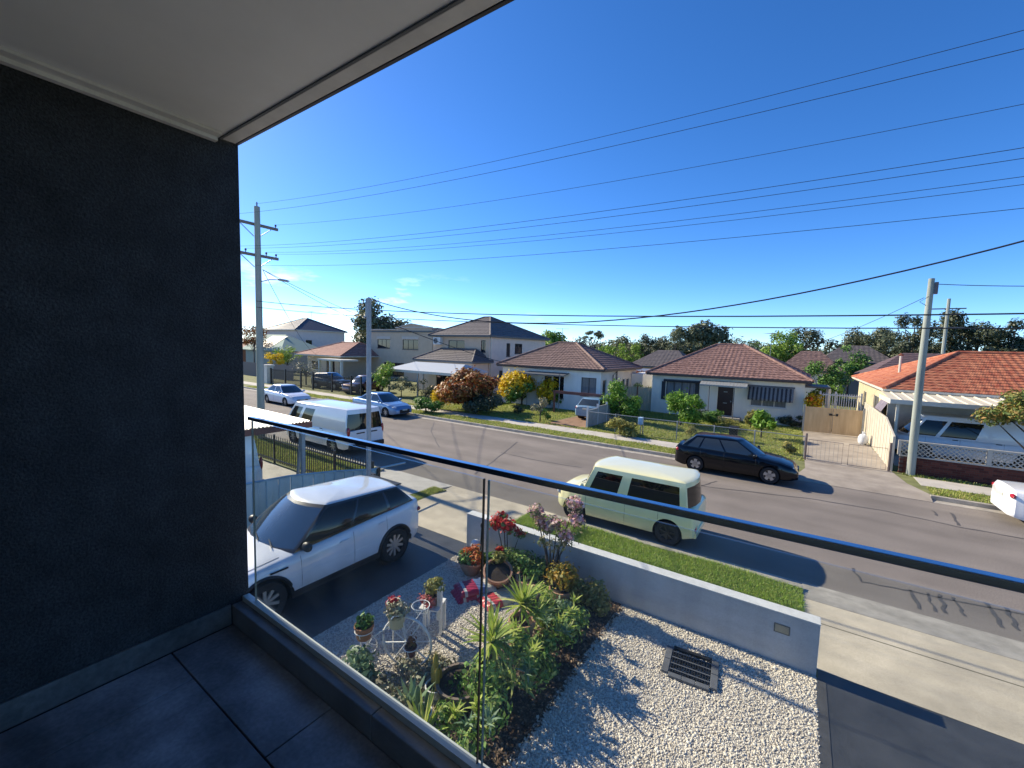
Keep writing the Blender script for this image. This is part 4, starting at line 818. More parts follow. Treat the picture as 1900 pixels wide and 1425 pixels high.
# ---- vans
def van(P, glass, win):
    return dict(L=5.27, W=1.95, wb=3.21, fo=.98, r=.345, sill=.26, arch=1.14, crown=.02, rim=m_rim, spokes=8, strip=.62,
        deck=[(-2.635, 1.06), (-2.5, 1.08), (1.2, 1.07), (1.9, 1.05), (2.3, .98), (2.52, .84), (2.635, .62)],
        plan=[(-2.635, .90), (-2.58, .96), (-2.3, 1.0), (1.7, 1.0), (2.2, .96), (2.5, .86), (2.635, .72)],
        gh=dict(wb=2.36, wt=1.72, rt=-2.52, rb=-2.62, zb=1.02, zr=1.95, hb=.945, hr=.80, bulge=.035, curv=.2, curvr=.1, win=win, v0=.06, v1=.80, vs=[0, .06, .3, .55, .80, .92, 1]),
        paint=P, seams=[1.55, .45, -.85], handles=[.6, -.7], hz=.98, glass=glass, handlemat=m_trimb, mirx=.5,
        lamps=[('headlight', 2.42, .72, .82, .12, .14, .14, -25, m_lamp), ('tail_light', -2.60, .86, 1.02, .05, .07, .22, 0, m_red)],
        boxes=[('bumper', -2.72, -2.55, -.88, .88, .30, .50, m_trimb), ('tailgate_handle', -2.66, -2.62, -.55, -.1, .92, .97, m_trimb), ('tailgate_handle', -2.66, -2.62, .1, .5, .92, .97, m_trimb), ('grille', 2.56, 2.65, -.5, .5, .62, .72, m_trimb)])
m_vw = paint('van white', (.70, .72, .72))
car('parked_van', 'white van with dark rear window parked on the near kerb beyond the pole', 'van', (-18.0, 11.5, .006), R(180), van(m_vw, m_cgl, [(.03, .20), (.25, .44)]))
car('parked_van', 'white van standing under the cream carport behind the lattice wall', 'van', (6.4, 26.95, .336), R(180), van(m_vw, m_cgl, [(.02, .19), (.22, .46)]))
car('parked_van', 'white van with tail light parked under the neighbour corrugated carport', 'van', (-13.9, 3.45, Zn), R(-90), van(m_vw, m_cgl, [(.03, .20)]))
# ---- sedans
def sedan(P, **k):
    d = dict(L=4.55, W=1.76, wb=2.65, fo=.92, r=.315, sill=.20, arch=1.13, crown=.04, rim=m_rim, spokes=7,
        deck=[(-2.275, .90), (-2.15, 1.0), (-1.6, 1.0), (.3, .93), (1.0, .91), (1.6, .82), (2.05, .70), (2.23, .56), (2.275, .48)],
        gh=dict(wb=1.2, wt=.38, rt=-.95, rb=-1.72, zb=.89, zbr=.97, zr=1.42, hb=.78, hr=.57, bulge=.035, curv=.18, curvr=.12, win=[(.03, .45), (.48, .93)], v0=.07, v1=.92, vs=[0, .07, .3, .55, .78, .92, 1]),
        paint=P, seams=[.85, -.22, -1.1], handles=[-.02, -.95], glass=m_cglc,
        lamps=[('headlight', 1.98, .64, .66, .18, .13, .07, -28, m_lamp), ('tail_light', -2.2, .62, .84, .07, .18, .08, 14, m_red)],
        boxes=[('grille', 2.2, 2.3, -.42, .42, .28, .52, m_trimb), ('number_plate', -2.3, -2.26, -.2, .2, .72, .82, m_plate), ('number_plate', 2.29, 2.31, -.2, .2, .45, .54, m_plate)])
    d.update(k); return d
car('sedan', 'white sedan with large black grille driving along the road', 'car', (-32.7, 17.15, .006), 0, sedan(paint('pearl white', (.66, .68, .72))))
car('parked_sedan', 'pale silver blue sedan parked by the far kerb near the red bush', 'car', (-23.7, 19.02, .006), 0, sedan(paint('silver blue', (.15, .26, .42), .4)))
car('parked_sedan', 'bright white sedan seen from behind near the lattice wall', 'car', (7.62, 19.02, .006), 0, sedan(paint('bright white', (.8, .8, .8)), deck=[(-2.275, .88), (-2.2, 1.02), (-1.6, 1.03), (.3, .93), (1.0, .91), (1.6, .82), (2.05, .70), (2.23, .56), (2.275, .48)],
    lamps=[('headlight', 1.98, .64, .66, .18, .13, .07, -28, m_lamp), ('tail_light', -2.19, .62, .86, .08, .24, .085, 12, m_red)]))
wag = sedan(paint('faded light blue', (.17, .29, .40)), L=4.4, deck=[(-2.2, .85), (-2.1, .93), (.3, .9), (1.0, .89), (1.6, .84), (2.05, .74), (2.17, .6), (2.2, .5)],
    gh=dict(wb=1.1, wt=.4, rt=-1.5, rb=-2.02, zb=.87, zr=1.40, hb=.78, hr=.6, bulge=.02, curv=.12, curvr=.08, win=[(.03, .40), (.43, .95)], v0=.07, v1=.9), lamps=[('headlight', 2.05, .6, .66, .1, .13, .08, -15, m_lamp), ('tail_light', -2.14, .68, .78, .05, .1, .11, 10, m_red)])
car('parked_station_wagon', 'faded light blue hatchback parked in the red dirt driveway', 'car', (-11.55, 28.0, .135), R(90), wag)
suv2 = dict(suv); suv2.update(paint=paint('black green', (.012, .014, .016)), seams=[])
car('parked_suv', 'dark four wheel drive parked behind the black fence', 'car', (-39.5, 25.4, .13), R(8), suv2)
suv3 = dict(suv); suv3.update(paint=paint('maroon', (.13, .05, .045), .3), seams=[])
car('parked_suv', 'dull maroon car beside the dark four wheel drive behind the black fence', 'car', (-34.6, 25.6, .13), R(-80), suv3)
# ------------------------------------------------------------------ fences, poles, wires
m_pole = mat('weathered pole', (.27, .3, .26), .85, var=.25, scale=3, stretch=(1, 1, .12), bump=.3, col2=(.38, .41, .36))
m_poleg = mat('grey service pole', (.30, .33, .35), .7, var=.15, scale=4)
m_wire = mat('wire', (.04, .045, .055), 1., var=0, spec=0.); m_ins = mat('insulator', (.12, .09, .09), .3, var=.1)
m_arm = mat('crossarm timber', (.2, .17, .15), .8, var=.2, scale=5)
# utility pole with two crossarms
up = thing('utility_pole', 'tall timber power pole with two crossarms and a street lamp', 'power pole', (-21.0, 9.8, Zn))
B().tube([(0, 0, -.1), (0, 0, 5), (0, 0, 10.75)], [.17, .145, .12], 12).build('pole', m_pole, up, smooth=60); B().tube([(0, 0, 10.7), (0, 0, 10.95)], .03, 6).build('pole_pin', m_ins, up)
for z in (9.98, 8.6):
    a = B().box(-.21, -.11, -1.0, 1.0, z-.06, z+.06).build('crossarm', m_arm, up)
    for s in (-1, 1): B().bar((-.13, s*.72, z-.04), (-.13, s*.1, z-.55), .03, .03).build('brace', m_metal, a)
    for y in ((-.9, .9) if z > 9 else (-.9, -.45, .45, .9)): B().lathe([(.02, 0), (.02, .06), (.05, .08), (.04, .15), (0, .17)], (-.16, y, z+.06), 8).build('insulator', m_ins, a)
l = B().tube([(0, .1, 7.4), (0, .5, 7.55), (0, .9, 7.6)], .025, 6).build('lamp_arm', m_metal, up); B().blob((0, 1.15, 7.61), (.09, .32, .06), 10, 6).build('lamp_head', m_metal, l, smooth=60)
sp_ = thing('service_pole', 'slim grey square service pole beside the driveway', 'pole', (-9.42, 7.12, Zn)); B().box(-.047, .047, -.047, .047, -.1, 5.85).build('pole', m_poleg, sp_, bevel=.01)
B().box(-.075, -.0471, -.05, .05, 5.35, 5.8).build('bracket', m_metal, sp_); B().lathe([(.02, 0), (.05, .02), (.05, .09), (.02, .11)], (-.12, 0, 5.3), 8).build('insulator', m_ins, sp_); B().box(-.11, .11, .0471, .16, .75, 1.15).build('meter_box', m_trimb, sp_)
rp = thing('timber_pole', 'greenish timber pole standing before the lattice wall', 'power pole', (3.96, 22.95, .126)); B().tube([(0, 0, -.1), (-.02, 0, 4), (.0, .0, 7.8)], [.145, .125, .095], 12).build('pole', m_pole, rp, smooth=60); B().box(.1, .2, -.08, .08, 7.2, 7.65).build('cable_bracket', m_ins, rp); B().tube([(-.05, -.14, 7.1), (-.3, -.14, 6.9), (-.1, -.15, 6.75)], .012, 5).build('cable_loop', m_wire, rp)
fpz = thing('far_power_pole', 'distant power pole with two crossarms behind the bungalow', 'power pole', (10.7, 54.5, .126)); B().tube([(0, 0, 0), (0, 0, 10.3)], [.17, .12], 8).build('pole', m_pole, fpz)
for z in (9.4, 7.7): B().bar((-1.2, .1, z), (1.2, .1, z), .1, .1).build('crossarm', m_arm, fpz)
def wire(label, a, b_, sag, r, group=None, name='overhead_wire', n=28):
    a, b_ = Vector(a), Vector(b_); pts = [a.lerp(b_, k/n)-Vector((0, 0, sag*4*(k/n)*(1-k/n))) for k in range(n+1)]
    return tag(B().tube(pts, r, 5).build(name, m_wire), label, 'wire', group)
PX, XE = -21.16, 25.5
for (y, z), wl in zip(((9.8, 11.0), (8.9, 10.3), (10.7, 10.28)), ('topmost thin power wire leaving the pin on top of the timber pole', 'thin power wire from the house side end of the upper crossarm', 'thin power wire from the road side end of the upper crossarm')): wire(wl, (PX, y, z), (XE, y, z-.1), 1.25, .005, 'upper power wires')
for y, wl in zip((8.9, 9.35, 10.25, 10.7), ('thin wire from the house side end insulator of the lower crossarm', 'thin wire from the lower crossarm insulator just house side of the pole', 'thin wire from the lower crossarm insulator just road side of the pole', 'thin wire from the road side end insulator of the lower crossarm')): wire(wl, (PX, y, 8.92), (XE, y, 8.85), 1.2, .005, 'lower power wires')
wire('lone faint wire below the lower crossarm of the timber pole', (-20.95, 9.65, 8.2), (XE, 9.65, 8.1), 1.1, .005)
wire('thick black telephone cable running level above the street', (-20.9, 9.65, 6.58), (XE, 9.65, 6.5), 1.05, .013); wire('thinner black cable below the telephone cable', (-20.9, 9.65, 6.3), (XE, 9.65, 6.2), .98, .010)
wire('heavy black service cable sagging from the slim grey pole', (-9.3, 7.1, 5.9), (5.4, 7.1, 7.35), 1.28, .0105, n=40)
for (x, y, z), wl in zip(((-44, 38, 6.6), (-33, 34, 5.9), (-55, 33, 3.2)), ('service wire dropping from the timber pole to the stepped parapet house', 'service wire dropping from the timber pole to the house with air conditioner', 'service wire dropping from the timber pole to the pinkish roofed bungalow')): wire(wl, (-20.9, 9.95, 8.05), (x, y, z), .7, .012, 'service wires over the road')
wire('service wire from the greenish timber pole to the bungalow side', (4.15, 22.95, 7.7), (16, 20, 8.0), .55, .014); wire('faint wire from the greenish timber pole to the cream cottage', (3.8, 22.95, 7.2), (-1.0, 37, 5.1), .25, .011)
wire('wire from the telephone line to the cottage with yellow bushes', (-9.4, 7.1, 5.5), (-16, 29.5, 3.2), .4, .012)
# blue sheet metal fence between the drives
m_blue = mat('blue fence sheet', (.2, .37, .5), .45, var=.15, scale=2, stretch=(1, 1, .3)); m_blk = MATS['black plastic']
bf = thing('sheet_metal_fence', 'blue sheet metal boundary fence stepping down towards the street', 'fence', (-10.2, 0, Zn))
def ftop(y): return 1.62-.2*(y-2)/4 if y < 5.9 else lerp(1.42, 1.02, (y-5.9)/2.2)
for i in range(26):
    y = .4+i*.295
    if y > 7.9: break
    V = []; zt0 = ftop(y)-Zn; zt1 = ftop(y+.29)-Zn
    for dy, dx in ((0, 0), (.02, .03), (.13, .03), (.15, 0), (.17, .0), (.29, 0)): V += [(dx, y+dy, 0), (dx, y+dy, lerp(zt0, zt1, dy/.29))]
    B().add(V, [(2*k, 2*k+2, 2*k+3, 2*k+1) for k in range(5)]).build('fence_sheet', m_blue, bf)
for i in range(7): y = .4+i*1.24; B().tube([(.02, y, ftop(y)-Zn+.01), (.02, y+1.24, ftop(min(y+1.24, 8.1))-Zn+.01)], .028, 4).build('top_rail', m_blue, bf)
B().box(-.05, .06, 7.98, 8.08, 0, 1.0).build('end_post', m_trimb, bf)
# black picket fence and gate of the neighbour
m_pick = mat('black picket', (.012, .013, .014), .4, var=.1)
pk = thing('picket_fence', 'black metal picket fence in front of the neighbour yard', 'fence', (-10.5, 8.1, Zn)); p0 = None
for i in range(60):
    if p0 is None: p0 = B().box(-.012, .012, -.012, .012, .05, 1.02).add([(-.012, -.012, 1.02), (.012, -.012, 1.02), (.012, .012, 1.02), (-.012, .012, 1.02), (0, 0, 1.1)], [(0, 1, 4), (1, 2, 4), (2, 3, 4), (3, 0, 4)]).build('picket', m_pick, pk); o = p0
    else: o = p0.copy(); COL.objects.link(o)
    o.location = (-.1-.13*i, 0, 0)
for z in (.15, .9): B().box(-8.0, .0, -.02, .02, z-.02, z+.02).build('rail', m_pick, pk)
for i in range(5): B().box(-.03-1.95*i-.03, -1.95*i, -.03, .03, 0, 1.12).build('post', m_pick, pk)
nb = thing('neighbour_carport', 'white corrugated carport roof on a reddish timber beam', 'carport', (0, 0, Zn))
m_wcor = mat('white corrugated sheet', (.66, .63, .6), .45, var=.12, scale=2); m_rbeam = mat('red brown timber', (.16, .06, .045), .6, var=.25, scale=4)
for k in range(11):
    y = 7.12-k*.42; V = []
    for q in range(9): dy = -.42*q/8; V += [(-19.5, y+dy, 2.33+.02*math.cos(q*math.pi)), (-12.25, y+dy, 2.26+.02*math.cos(q*math.pi))]
    B().add(V, [(2*q, 2*q+1, 2*q+3, 2*q+2) for q in range(8)]).build('roof_sheet', m_wcor, nb)
B().box(-12.33, -12.25, 2.5, 7.2, 2.06, 2.225).build('beam', m_rbeam, nb); B().box(-19.5, -12.34, 6.95, 7.03, 2.1, 2.27).build('rafter', m_rbeam, nb); B().box(-19.5, -12.34, 2.6, 2.68, 2.06, 2.25).build('rafter', m_rbeam, nb)
for y, x in ((6.99, -12.42), (2.64, -12.42), (6.99, -19.3), (2.64, -19.3)): B().box(x-.05, x+.05, y-.05, y+.05, 0, 2.08).build('post', m_poleg, nb)
B().bar((-12.5, 6.99, 2.0), (-12.8, 6.99, 0.0), .07, .07).build('brace', m_poleg, nb)
sheet('neighbour_driveway', rect(-19.8, -10.26, -4, 8.0), Zn+.003, m_path)
# --- over the road, left: black fence, peach pier
bk = thing('slat_fence', 'tall black slat fence with gate in front of the peach bungalow', 'fence', (0, 23.5, .126)); p0 = None
for i in range(120):
    x = -47.9+i*.13
    if p0 is None: p0 = o = B().box(-.022, .022, -.01, .01, .08, 1.65).build('slat', m_pick, bk)
    else: o = p0.copy(); COL.objects.link(o)
    o.location = (x, 0, 0); o.scale = (1, 1, .93 if -40 < x < -34 else 1)
for x in (-48, -45, -42, -39.8, -36.6, -33.6, -32.2): B().box(x-.07, x+.07, -.05, .07, 0, 1.75).build('post', m_pick, bk)
for z in (.2, 1.5): B().box(-48, -32.2, .011, .05, z, z+.05).build('rail', m_pick, bk)
pr = thing('fence_pier', 'cream rendered fence pier with capping at the end of the black fence', 'pier', (-48.8, 23.6, .126)); B().box(-.45, .45, -.35, .35, 0, 1.9).build('pier_body', m_gutw, pr); B().box(-.55, .55, -.45, .45, 1.9, 2.05).build('pier_cap', m_gutw, pr)
tf = thing('timber_fence', 'brownish paling fence behind the cream pier', 'fence', (0, 27, .126)); p0 = None
for i in range(70):
    if p0 is None: p0 = o = B().box(-.09, .09, -.01, .01, 0, 1.8).build('paling', mat('grey paling', (.22, .18, .16), .9, var=.3, scale=3, stretch=(1, 1, .1)), tf)
    else: o = p0.copy(); COL.objects.link(o)
    o.location = (-63+i*.19, 0, 0)
# --- wire mesh fence of the cream cottage, block fence, gates
mf = thing('wire_mesh_fence', 'low wire mesh fence with steel posts before the cream cottage', 'fence', (0, 23.4, .126))
for x in (-10.3, -8.6, -7.0, -5.2, -3.4, -1.6, .42): B().tube([(x, 0, 0), (x, 0, 1.05)], .03, 8).build('post', m_metal, mf)
B().tube([(-10.3, 0, 1.0), (.42, 0, 1.0)], .02, 6).build('top_rail', m_metal, mf)
b = B(); 
for i in range(82):
    x = -10.3+i*.131
    for s in (-1, 1):
        xe = x+s*.95; 
        if -10.31 < xe < .43: b.bar((x, 0, .04), (xe, 0, .99), .004, .004)
b.build('wire_mesh', m_metal, mf, kind='stuff')
lb = tag(B().box(-7.24, -7.0, 23.2, 23.5, .75, 1.15).build('letter_box', mat('pale blue letterbox', (.35, .5, .62), .5, var=.05), bevel=.02), 'pale blue letterbox on the wire fence of the cream cottage', 'letterbox'); B().tube([(-7.12, 23.35, .1), (-7.12, 23.35, .75)], .025, 6).build('post', m_metal, lb)
bw = thing('block_fence', 'grey fibro side fence between the two cottages', 'fence', (-10.38, 0, .126)); m_fib = mat('grey fibro', (.3, .31, .3), .85, var=.15, scale=3)
for i in range(4): B().box(-.03, .03, 23.5+i*1.5, 24.98+i*1.5, 0, 1.15 if i else 1.05).build('fibro_panel', m_fib, bw)
for i in range(5): B().box(-.06, .06, 23.44+i*1.5, 23.5+i*1.5, 0, 1.3).build('post', m_alw, bw)
cb_ = thing('sheet_metal_fence', 'tan sheet metal side gate between the white and cream cottages', 'fence', (0, 33.8, .126)); m_tan = mat('tan sheet', (.52, .44, .3), .55, var=.12, scale=2, stretch=(4, 1, .3))
for i in range(8): B().add([(-11.9+i*.3, 0, 0), (-11.9+i*.3+.14, -.03, 0), (-11.9+i*.3+.16, 0, 0), (-11.9+i*.3+.295, 0, 0), (-11.9+i*.3, 0, 1.8), (-11.9+i*.3+.14, -.03, 1.8), (-11.9+i*.3+.16, 0, 1.8), (-11.9+i*.3+.295, 0, 1.8)], [(0, 1, 5, 4), (1, 2, 6, 5), (2, 3, 7, 6)]).build('fence_sheet', m_tan, cb_)
B().box(-10.75, -10.68, -.06, .02, 0, 1.9).build('post', mat('rust post', (.25, .12, .06), .8, var=.2), cb_); B().box(-12, -9.5, -.02, .03, 1.78, 1.84).build('top_rail', m_tan, cb_)
fr_ = thing('timber_gate_frame', 'red brown timber beam fence beside the white cottage driveway', 'fence', (0, 27.4, .126)); B().box(-14.9, -11.0, -.04, .04, 1.45, 1.66).build('beam', m_rbeam, fr_)
for x in (-14.8, -11.1): B().box(x-.05, x+.05, -.05, .05, 0, 1.66).build('post', m_rbeam, fr_)
dgt = thing('driveway_gate', 'tan double gate with rust streaks closing the far driveway', 'gate', (0, 31.75, .142)); m_gt = mat('tan gate panel', (.56, .39, .2), .6, var=.2, scale=1.5, stretch=(3, 1, .4), col2=(.62, .46, .26))
for x0, x1 in ((.42, 1.80), (1.82, 3.18)):
    g = B().box(x0, x1, -.02, .02, .06, 1.58).build('gate_leaf', m_gt, dgt)
    for x in (x0+.03, x1-.03): B().box(x-.025, x+.025, -.035, -.0205, .06, 1.6).build('gate_stile', m_gt, g)
B().box(1.62, 1.78, -.05, -.021, 1.14, 1.26).build('latch', m_trimb, dgt); B().box(1.95, 2.06, -.05, -.021, 1.13, 1.27).build('latch', m_trimb, dgt); B().box(1.79, 1.93, -.05, -.036, 1.17, 1.2).build('bolt', m_trimb, dgt)
for x in (.38, 3.24): B().box(x-.05, x+.05, -.05, .05, 0, 1.7).build('gate_post', m_metal, dgt)
rf_ = thing('picket_railing', 'white picket railing standing behind the tan gate', 'railing', (0, 34.2, .126)); p0 = None
for i in range(18):
    if p0 is None: p0 = o = B().box(-.02, .02, -.015, .015, 1.2, 2.35).build('picket', m_alw, rf_)
    else: o = p0.copy(); COL.objects.link(o)
    o.location = (1.25+i*.12, 0, 0)
for z in (1.3, 2.2): B().box(1.15, 3.35, -.035, -.016, z, z+.06).build('rail', m_alw, rf_)
for x in (1.2, 2.0, 3.3): B().box(x-.05, x+.05, .016, .1, 0, 2.45).build('post', m_alw, rf_)
sf = thing('sheet_metal_fence', 'tall cream sheet metal fence between the far driveway and the bungalow', 'fence', (3.42, 0, .126)); m_crm = mat('cream sheet', (.6, .54, .43), .5, var=.1, scale=2)
for i in range(13):
    y = 23.25+i*.78; z0_, z1_ = lerp(1.42, 1.95, min(1, i/3)), lerp(1.42, 1.95, min(1, (i+1)/3)); V = []
    for dy, dx in ((0, 0), (.03, -.035), (.2, -.035), (.23, 0), (.55, 0), (.58, -.035), (.74, -.035), (.77, 0)): V += [(dx, y+dy, 0), (dx, y+dy, lerp(z0_, z1_, dy/.78))]
    B().add(V, [(2*k, 2*k+2, 2*k+3, 2*k+1) for k in range(7)]).build('fence_sheet', m_crm, sf)
    B().box(-.05, .03, y-.02, y+.02, 0, z0_+.02).build('post', m_crm, sf); B().bar((-.01, y, z0_+.02), (-.01, y+.78, z1_+.02), .07, .04).build('top_rail', m_crm, sf)
lg = thing('low_wire_gate', 'low open wire gate lying across the mouth of the far driveway', 'gate', (0, 0, .142)); 
for a in (((.55, 22.95), (1.75, 22.9)), ((1.95, 22.9), (3.2, 23.0))):
    (x0, y0), (x1, y1) = a; B().tube([(x0, y0, .05), (x0, y0, .95), (x1, y1, .95), (x1, y1, .05), (x0, y0, .05)], .012, 6).build('gate_frame', m_ins, lg)
    w_ = B()
    for k in range(1, 8): t_ = k/8; w_.tube([(lerp(x0, x1, t_), lerp(y0, y1, t_), .05), (lerp(x0, x1, t_), lerp(y0, y1, t_), .95)], .004, 4)
    w_.build('gate_wires', m_metal, lg)
for x in (.45, 3.3): B().tube([(x, 23.0, 0), (x, 23.0, 1.2)], .04, 8).build('gate_post', m_ins, lg)
# brick wall with lattice
br = thing('lattice_wall', 'dark red brick wall topped with cream diamond lattice screens', 'wall', (3.62, 23.2, .126))
m_brk = leafmat('dark red brick', [(.07, .022, .018), (.11, .035, .026), (.15, .05, .035)], 0., .85); m_mort = mat('mortar', (.1, .085, .075), .9, var=.1); m_lat = mat('cream lattice', (.48, .44, .37), .8, var=.1, scale=5)
B().box(.01, 12.0, -.05, .05, -.03, .70).build('mortar_core', m_mort, br); b = B()
for r_ in range(8):
    for i in range(51):
        x = i*.24+(.12 if r_ % 2 else 0); b.box(x, min(x+.228, 12.02), -.06, .06, .01+r_*.086, .01+r_*.086+.076)
b.build('bricks', m_brk, br, kind='stuff'); B().box(-.02, 12.05, -.08, .08, .702, .75).build('sill_course', m_lat, br)
for k in range(5):
    x0 = .02+k*2.55; x1 = x0+2.42
    B().box(x1, x1+.13, -.06, .06, .75, 1.35).build('lattice_post', m_lat, br)
    if k == 0: B().box(x0-.1, x0, -.06, .06, .75, 1.35).build('lattice_post', m_lat, br)
    b = B(); h_ = .52; n_ = int((x1-x0)/.16)
    for i in range(-4, n_+1):
        for s in (1, -1):
            xa = x0+i*.16; xb = xa+h_; a0, c0 = 0., 1.
            ta = max(0, (x0-xa)/h_); tb = min(1, (x1-xa)/h_)
            if tb <= ta: continue
            za, zb = (ta, tb) if s > 0 else (1-ta, 1-tb); b.bar((xa+h_*ta, s*.012, .77+h_*za), (xa+h_*tb, s*.012, .77+h_*zb), .022, .036)
    b.build('lattice', m_lat, br, kind='stuff'); B().box(x0, x1, -.05, .05, 1.29, 1.35).build('lattice_cap', m_lat, br)
bag = tag(B().blob((3.05, 29.3, .42), (.22, .22, .32), 12, 8, random.Random(3), .12).build('rubbish_bag', mat('white plastic bag', (.6, .63, .66), .4, var=.15, scale=6), smooth=60), 'white plastic rubbish bag leaning on the cream sheet fence', 'bag')
B().tube([(3.05, 29.3, .7), (3.07, 29.3, .84)], [.05, .08], 8).build('bag_knot', MATS['white plastic bag'], bag)
bn = thing('wheelie_bin', 'small dark green bin on the lawn of the cream cottage', 'bin', (-2.75, 25.6, .126)); B().add([(-.17, -.17, 0), (.17, -.17, 0), (.17, .17, 0), (-.17, .17, 0), (-.22, -.22, .7), (.22, -.22, .7), (.22, .22, .7), (-.22, .22, .7)], [(0, 3, 2, 1), (0, 1, 5, 4), (1, 2, 6, 5), (2, 3, 7, 6), (3, 0, 4, 7)]).build('bin_body', m_trimb, bn); B().box(-.24, .24, -.24, .24, .7, .76).build('lid', m_trimb, bn, bevel=.02)
# ------------------------------------------------------------------ trees and shrubs over the road
m_barkg = mat('grey bark', (.16, .13, .11), .9, var=.3, scale=6, stretch=(1, 1, .2)); m_barkd = mat('dark bark', (.06, .045, .035), .9, var=.3, scale=6)
L_gum = leafmat('gum leaves', [(.06, .08, .045), (.11, .14, .075), (.17, .2, .115), (.24, .25, .16)], .22)
L_drk = leafmat('dark leaves', [(.028, .045, .027), (.055, .08, .042), (.09, .115, .065), (.13, .13, .08)], .2)
L_brt = leafmat('bright leaves', [(0.081, 0.162, 0.027), (0.162, 0.297, 0.0405), (0.27, 0.419, 0.0675), (0.378, 0.486, 0.108)], .3)
L_grn = leafmat('green leaves', [(0.0362, 0.087, 0.0203), (0.0725, 0.174, 0.0319), (0.131, 0.275, 0.0508), (0.217, 0.377, 0.087)], .25)
L_lem = leafmat('lemon tree leaves', [(0.054, 0.135, 0.0162), (0.121, 0.257, 0.027), (0.203, 0.378, 0.0405), (0.297, 0.472, 0.081)], .25)
L_red = leafmat('red leaves', [(0.12, 0.036, 0.018), (0.264, 0.072, 0.024), (0.408, 0.144, 0.036), (0.144, 0.12, 0.036), (0.48, 0.24, 0.06)], .25)
L_yel = leafmat('yellow leaves', [(.5, .33, .01), (.72, .5, .015), (.8, .58, .03), (.6, .5, .05)], .35)
L_pnk = leafmat('pink flowers', [(.62, .25, .3), (.75, .42, .44), (.82, .6, .58), (.5, .4, .26)], .3)
L_rfl = leafmat('red flowers', [(0.4, 0.012, 0.015), (0.55, 0.02, 0.02), (0.6, 0.06, 0.04)], .25)
L_ofl = leafmat('orange flowers', [(0.5, 0.07, 0.01), (0.65, 0.14, 0.02), (0.6, 0.25, 0.04)], .25)
L_ygr = leafmat('yellow green straps', [(.2, .3, .04), (.36, .48, .06), (.5, .56, .12), (.58, .58, .2)], .35)
L_dry = leafmat('dry succulent', [(0.2, 0.17, 0.1), (0.32, 0.28, 0.18), (0.22, 0.26, 0.14), (0.42, 0.36, 0.25)], .1)
L_jad = leafmat('jade leaves', [(.04, .09, .018), (.09, .19, .03), (.16, .3, .05), (.3, .42, .09), (.46, .5, .16)], .25)  # yellow end tones paint in highlights of sunlit leaves
L_var = leafmat('olive yellow leaves', [(0.15, 0.18, 0.045), (0.3, 0.3, 0.075), (0.45, 0.375, 0.105), (0.225, 0.27, 0.09)], .25)
L_pal = leafmat('pale green leaves', [(0.12, 0.2, 0.1), (0.22, 0.33, 0.18), (0.3, 0.4, 0.24)], .3)
def mpp(P): return (Vector(P)-Vector((0, 0, H))).dot(CF)/FPX        # metres in one photo pixel at P
def place(bx, by, z=.126): P = G(bx, by, z); return P, mpp(P)
def far_tree(label, rx, Y, top, rpx, ml, seed, name='gum_tree', nl=2600, zr=None, tt=.55, rs=.4, nb=14, mb=None):
    P = Vector((rx*Y, Y, .126)); s = mpp(P); hgt = H+top*Y-.126; r = rpx*s; zr = zr or min(r*.95, hgt*.45)
    return tree(name, label, 'tree', P, hgt, (r, r*.9, zr), ml, mb or m_barkg, seed, int(nl*1.5), max(.26, r*.125), nb, max(.12, hgt*.018), tt, 'trees behind the houses', rs=rs, lo=.35)
far_tree('grey green gum tree with open crown behind the parapet house', -1.29, 58, .137, 54, L_gum, 1, nl=3600, nb=18, rs=.33)
far_tree('broad olive gum tree spreading behind the parapet house', -1.2, 60, .115, 46, L_gum, 27, nl=3000, nb=18, rs=.36)
far_tree('pale yellow green crown rising behind the white cottage ridge', -.575, 56, .045, 42, L_brt, 2, nl=2400, zr=2.2, name='leafy_tree')
far_tree('rounded grey tree just right of the white cottage antenna', -.52, 60, .036, 34, L_gum, 3, nl=2000, zr=2.)
far_tree('thin umbrella topped gum above the shed roof', -.437, 66, .058, 24, L_gum, 4, nl=800, zr=1.2, tt=.7, nb=11, rs=.3)
far_tree('yellow green tree low behind the white metal shed', -.405, 58, .026, 36, L_brt, 5, nl=2200, zr=2.2, name='leafy_tree')
far_tree('olive tree standing above the white metal shed', -.36, 64, .034, 36, L_gum, 6, nl=2200)
far_tree('second yellow green tree close to the grey roofed house', -.335, 59, .022, 28, L_brt, 26, nl=1500, zr=2.0, name='leafy_tree')
far_tree('dark gum tree over the grey roofed house', -.285, 62, .045, 32, L_drk, 7, nl=2200)
far_tree('tall grey green gum tree behind the cream cottage', -.195, 66, .075, 50, L_gum, 8, nl=4200, nb=20, rs=.34)
far_tree('rounded dark tree against the left slope of the cream cottage roof', -.235, 60, .05, 30, L_gum, 9, nl=2000)
far_tree('low grey tree peeping over the cream cottage ridge', -.115, 68, .043, 34, L_gum, 10, nl=1800)
far_tree('bright lime green tree right of the cream cottage ridge', -.035, 60, .05, 42, L_brt, 11, nl=3000, name='leafy_tree', zr=3)
far_tree('dark tree behind the lime green tree', .005, 72, .05, 34, L_drk, 12, nl=2200)
far_tree('dark blue green tree above the blue weatherboard house', .055, 80, .042, 38, L_drk, 13, nl=2200)
far_tree('brownish gum tree left of the timber pole', .088, 74, .05, 36, L_gum, 14, nl=2600)
far_tree('flat topped gum tree beyond the dark purple roof', .105, 78, .06, 30, L_gum, 15, nl=2200, nb=10, tt=.7)
far_tree('bushy gum tree beyond the flue pipe', .135, 70, .048, 40, L_gum, 16, nl=2600)
far_tree('tall airy pine tree behind the top of the timber pole', .158, 66, .085, 36, L_drk, 17, nl=2200, name='pine_tree', nb=12, rs=.33, tt=.75, zr=3.0, mb=m_barkd)
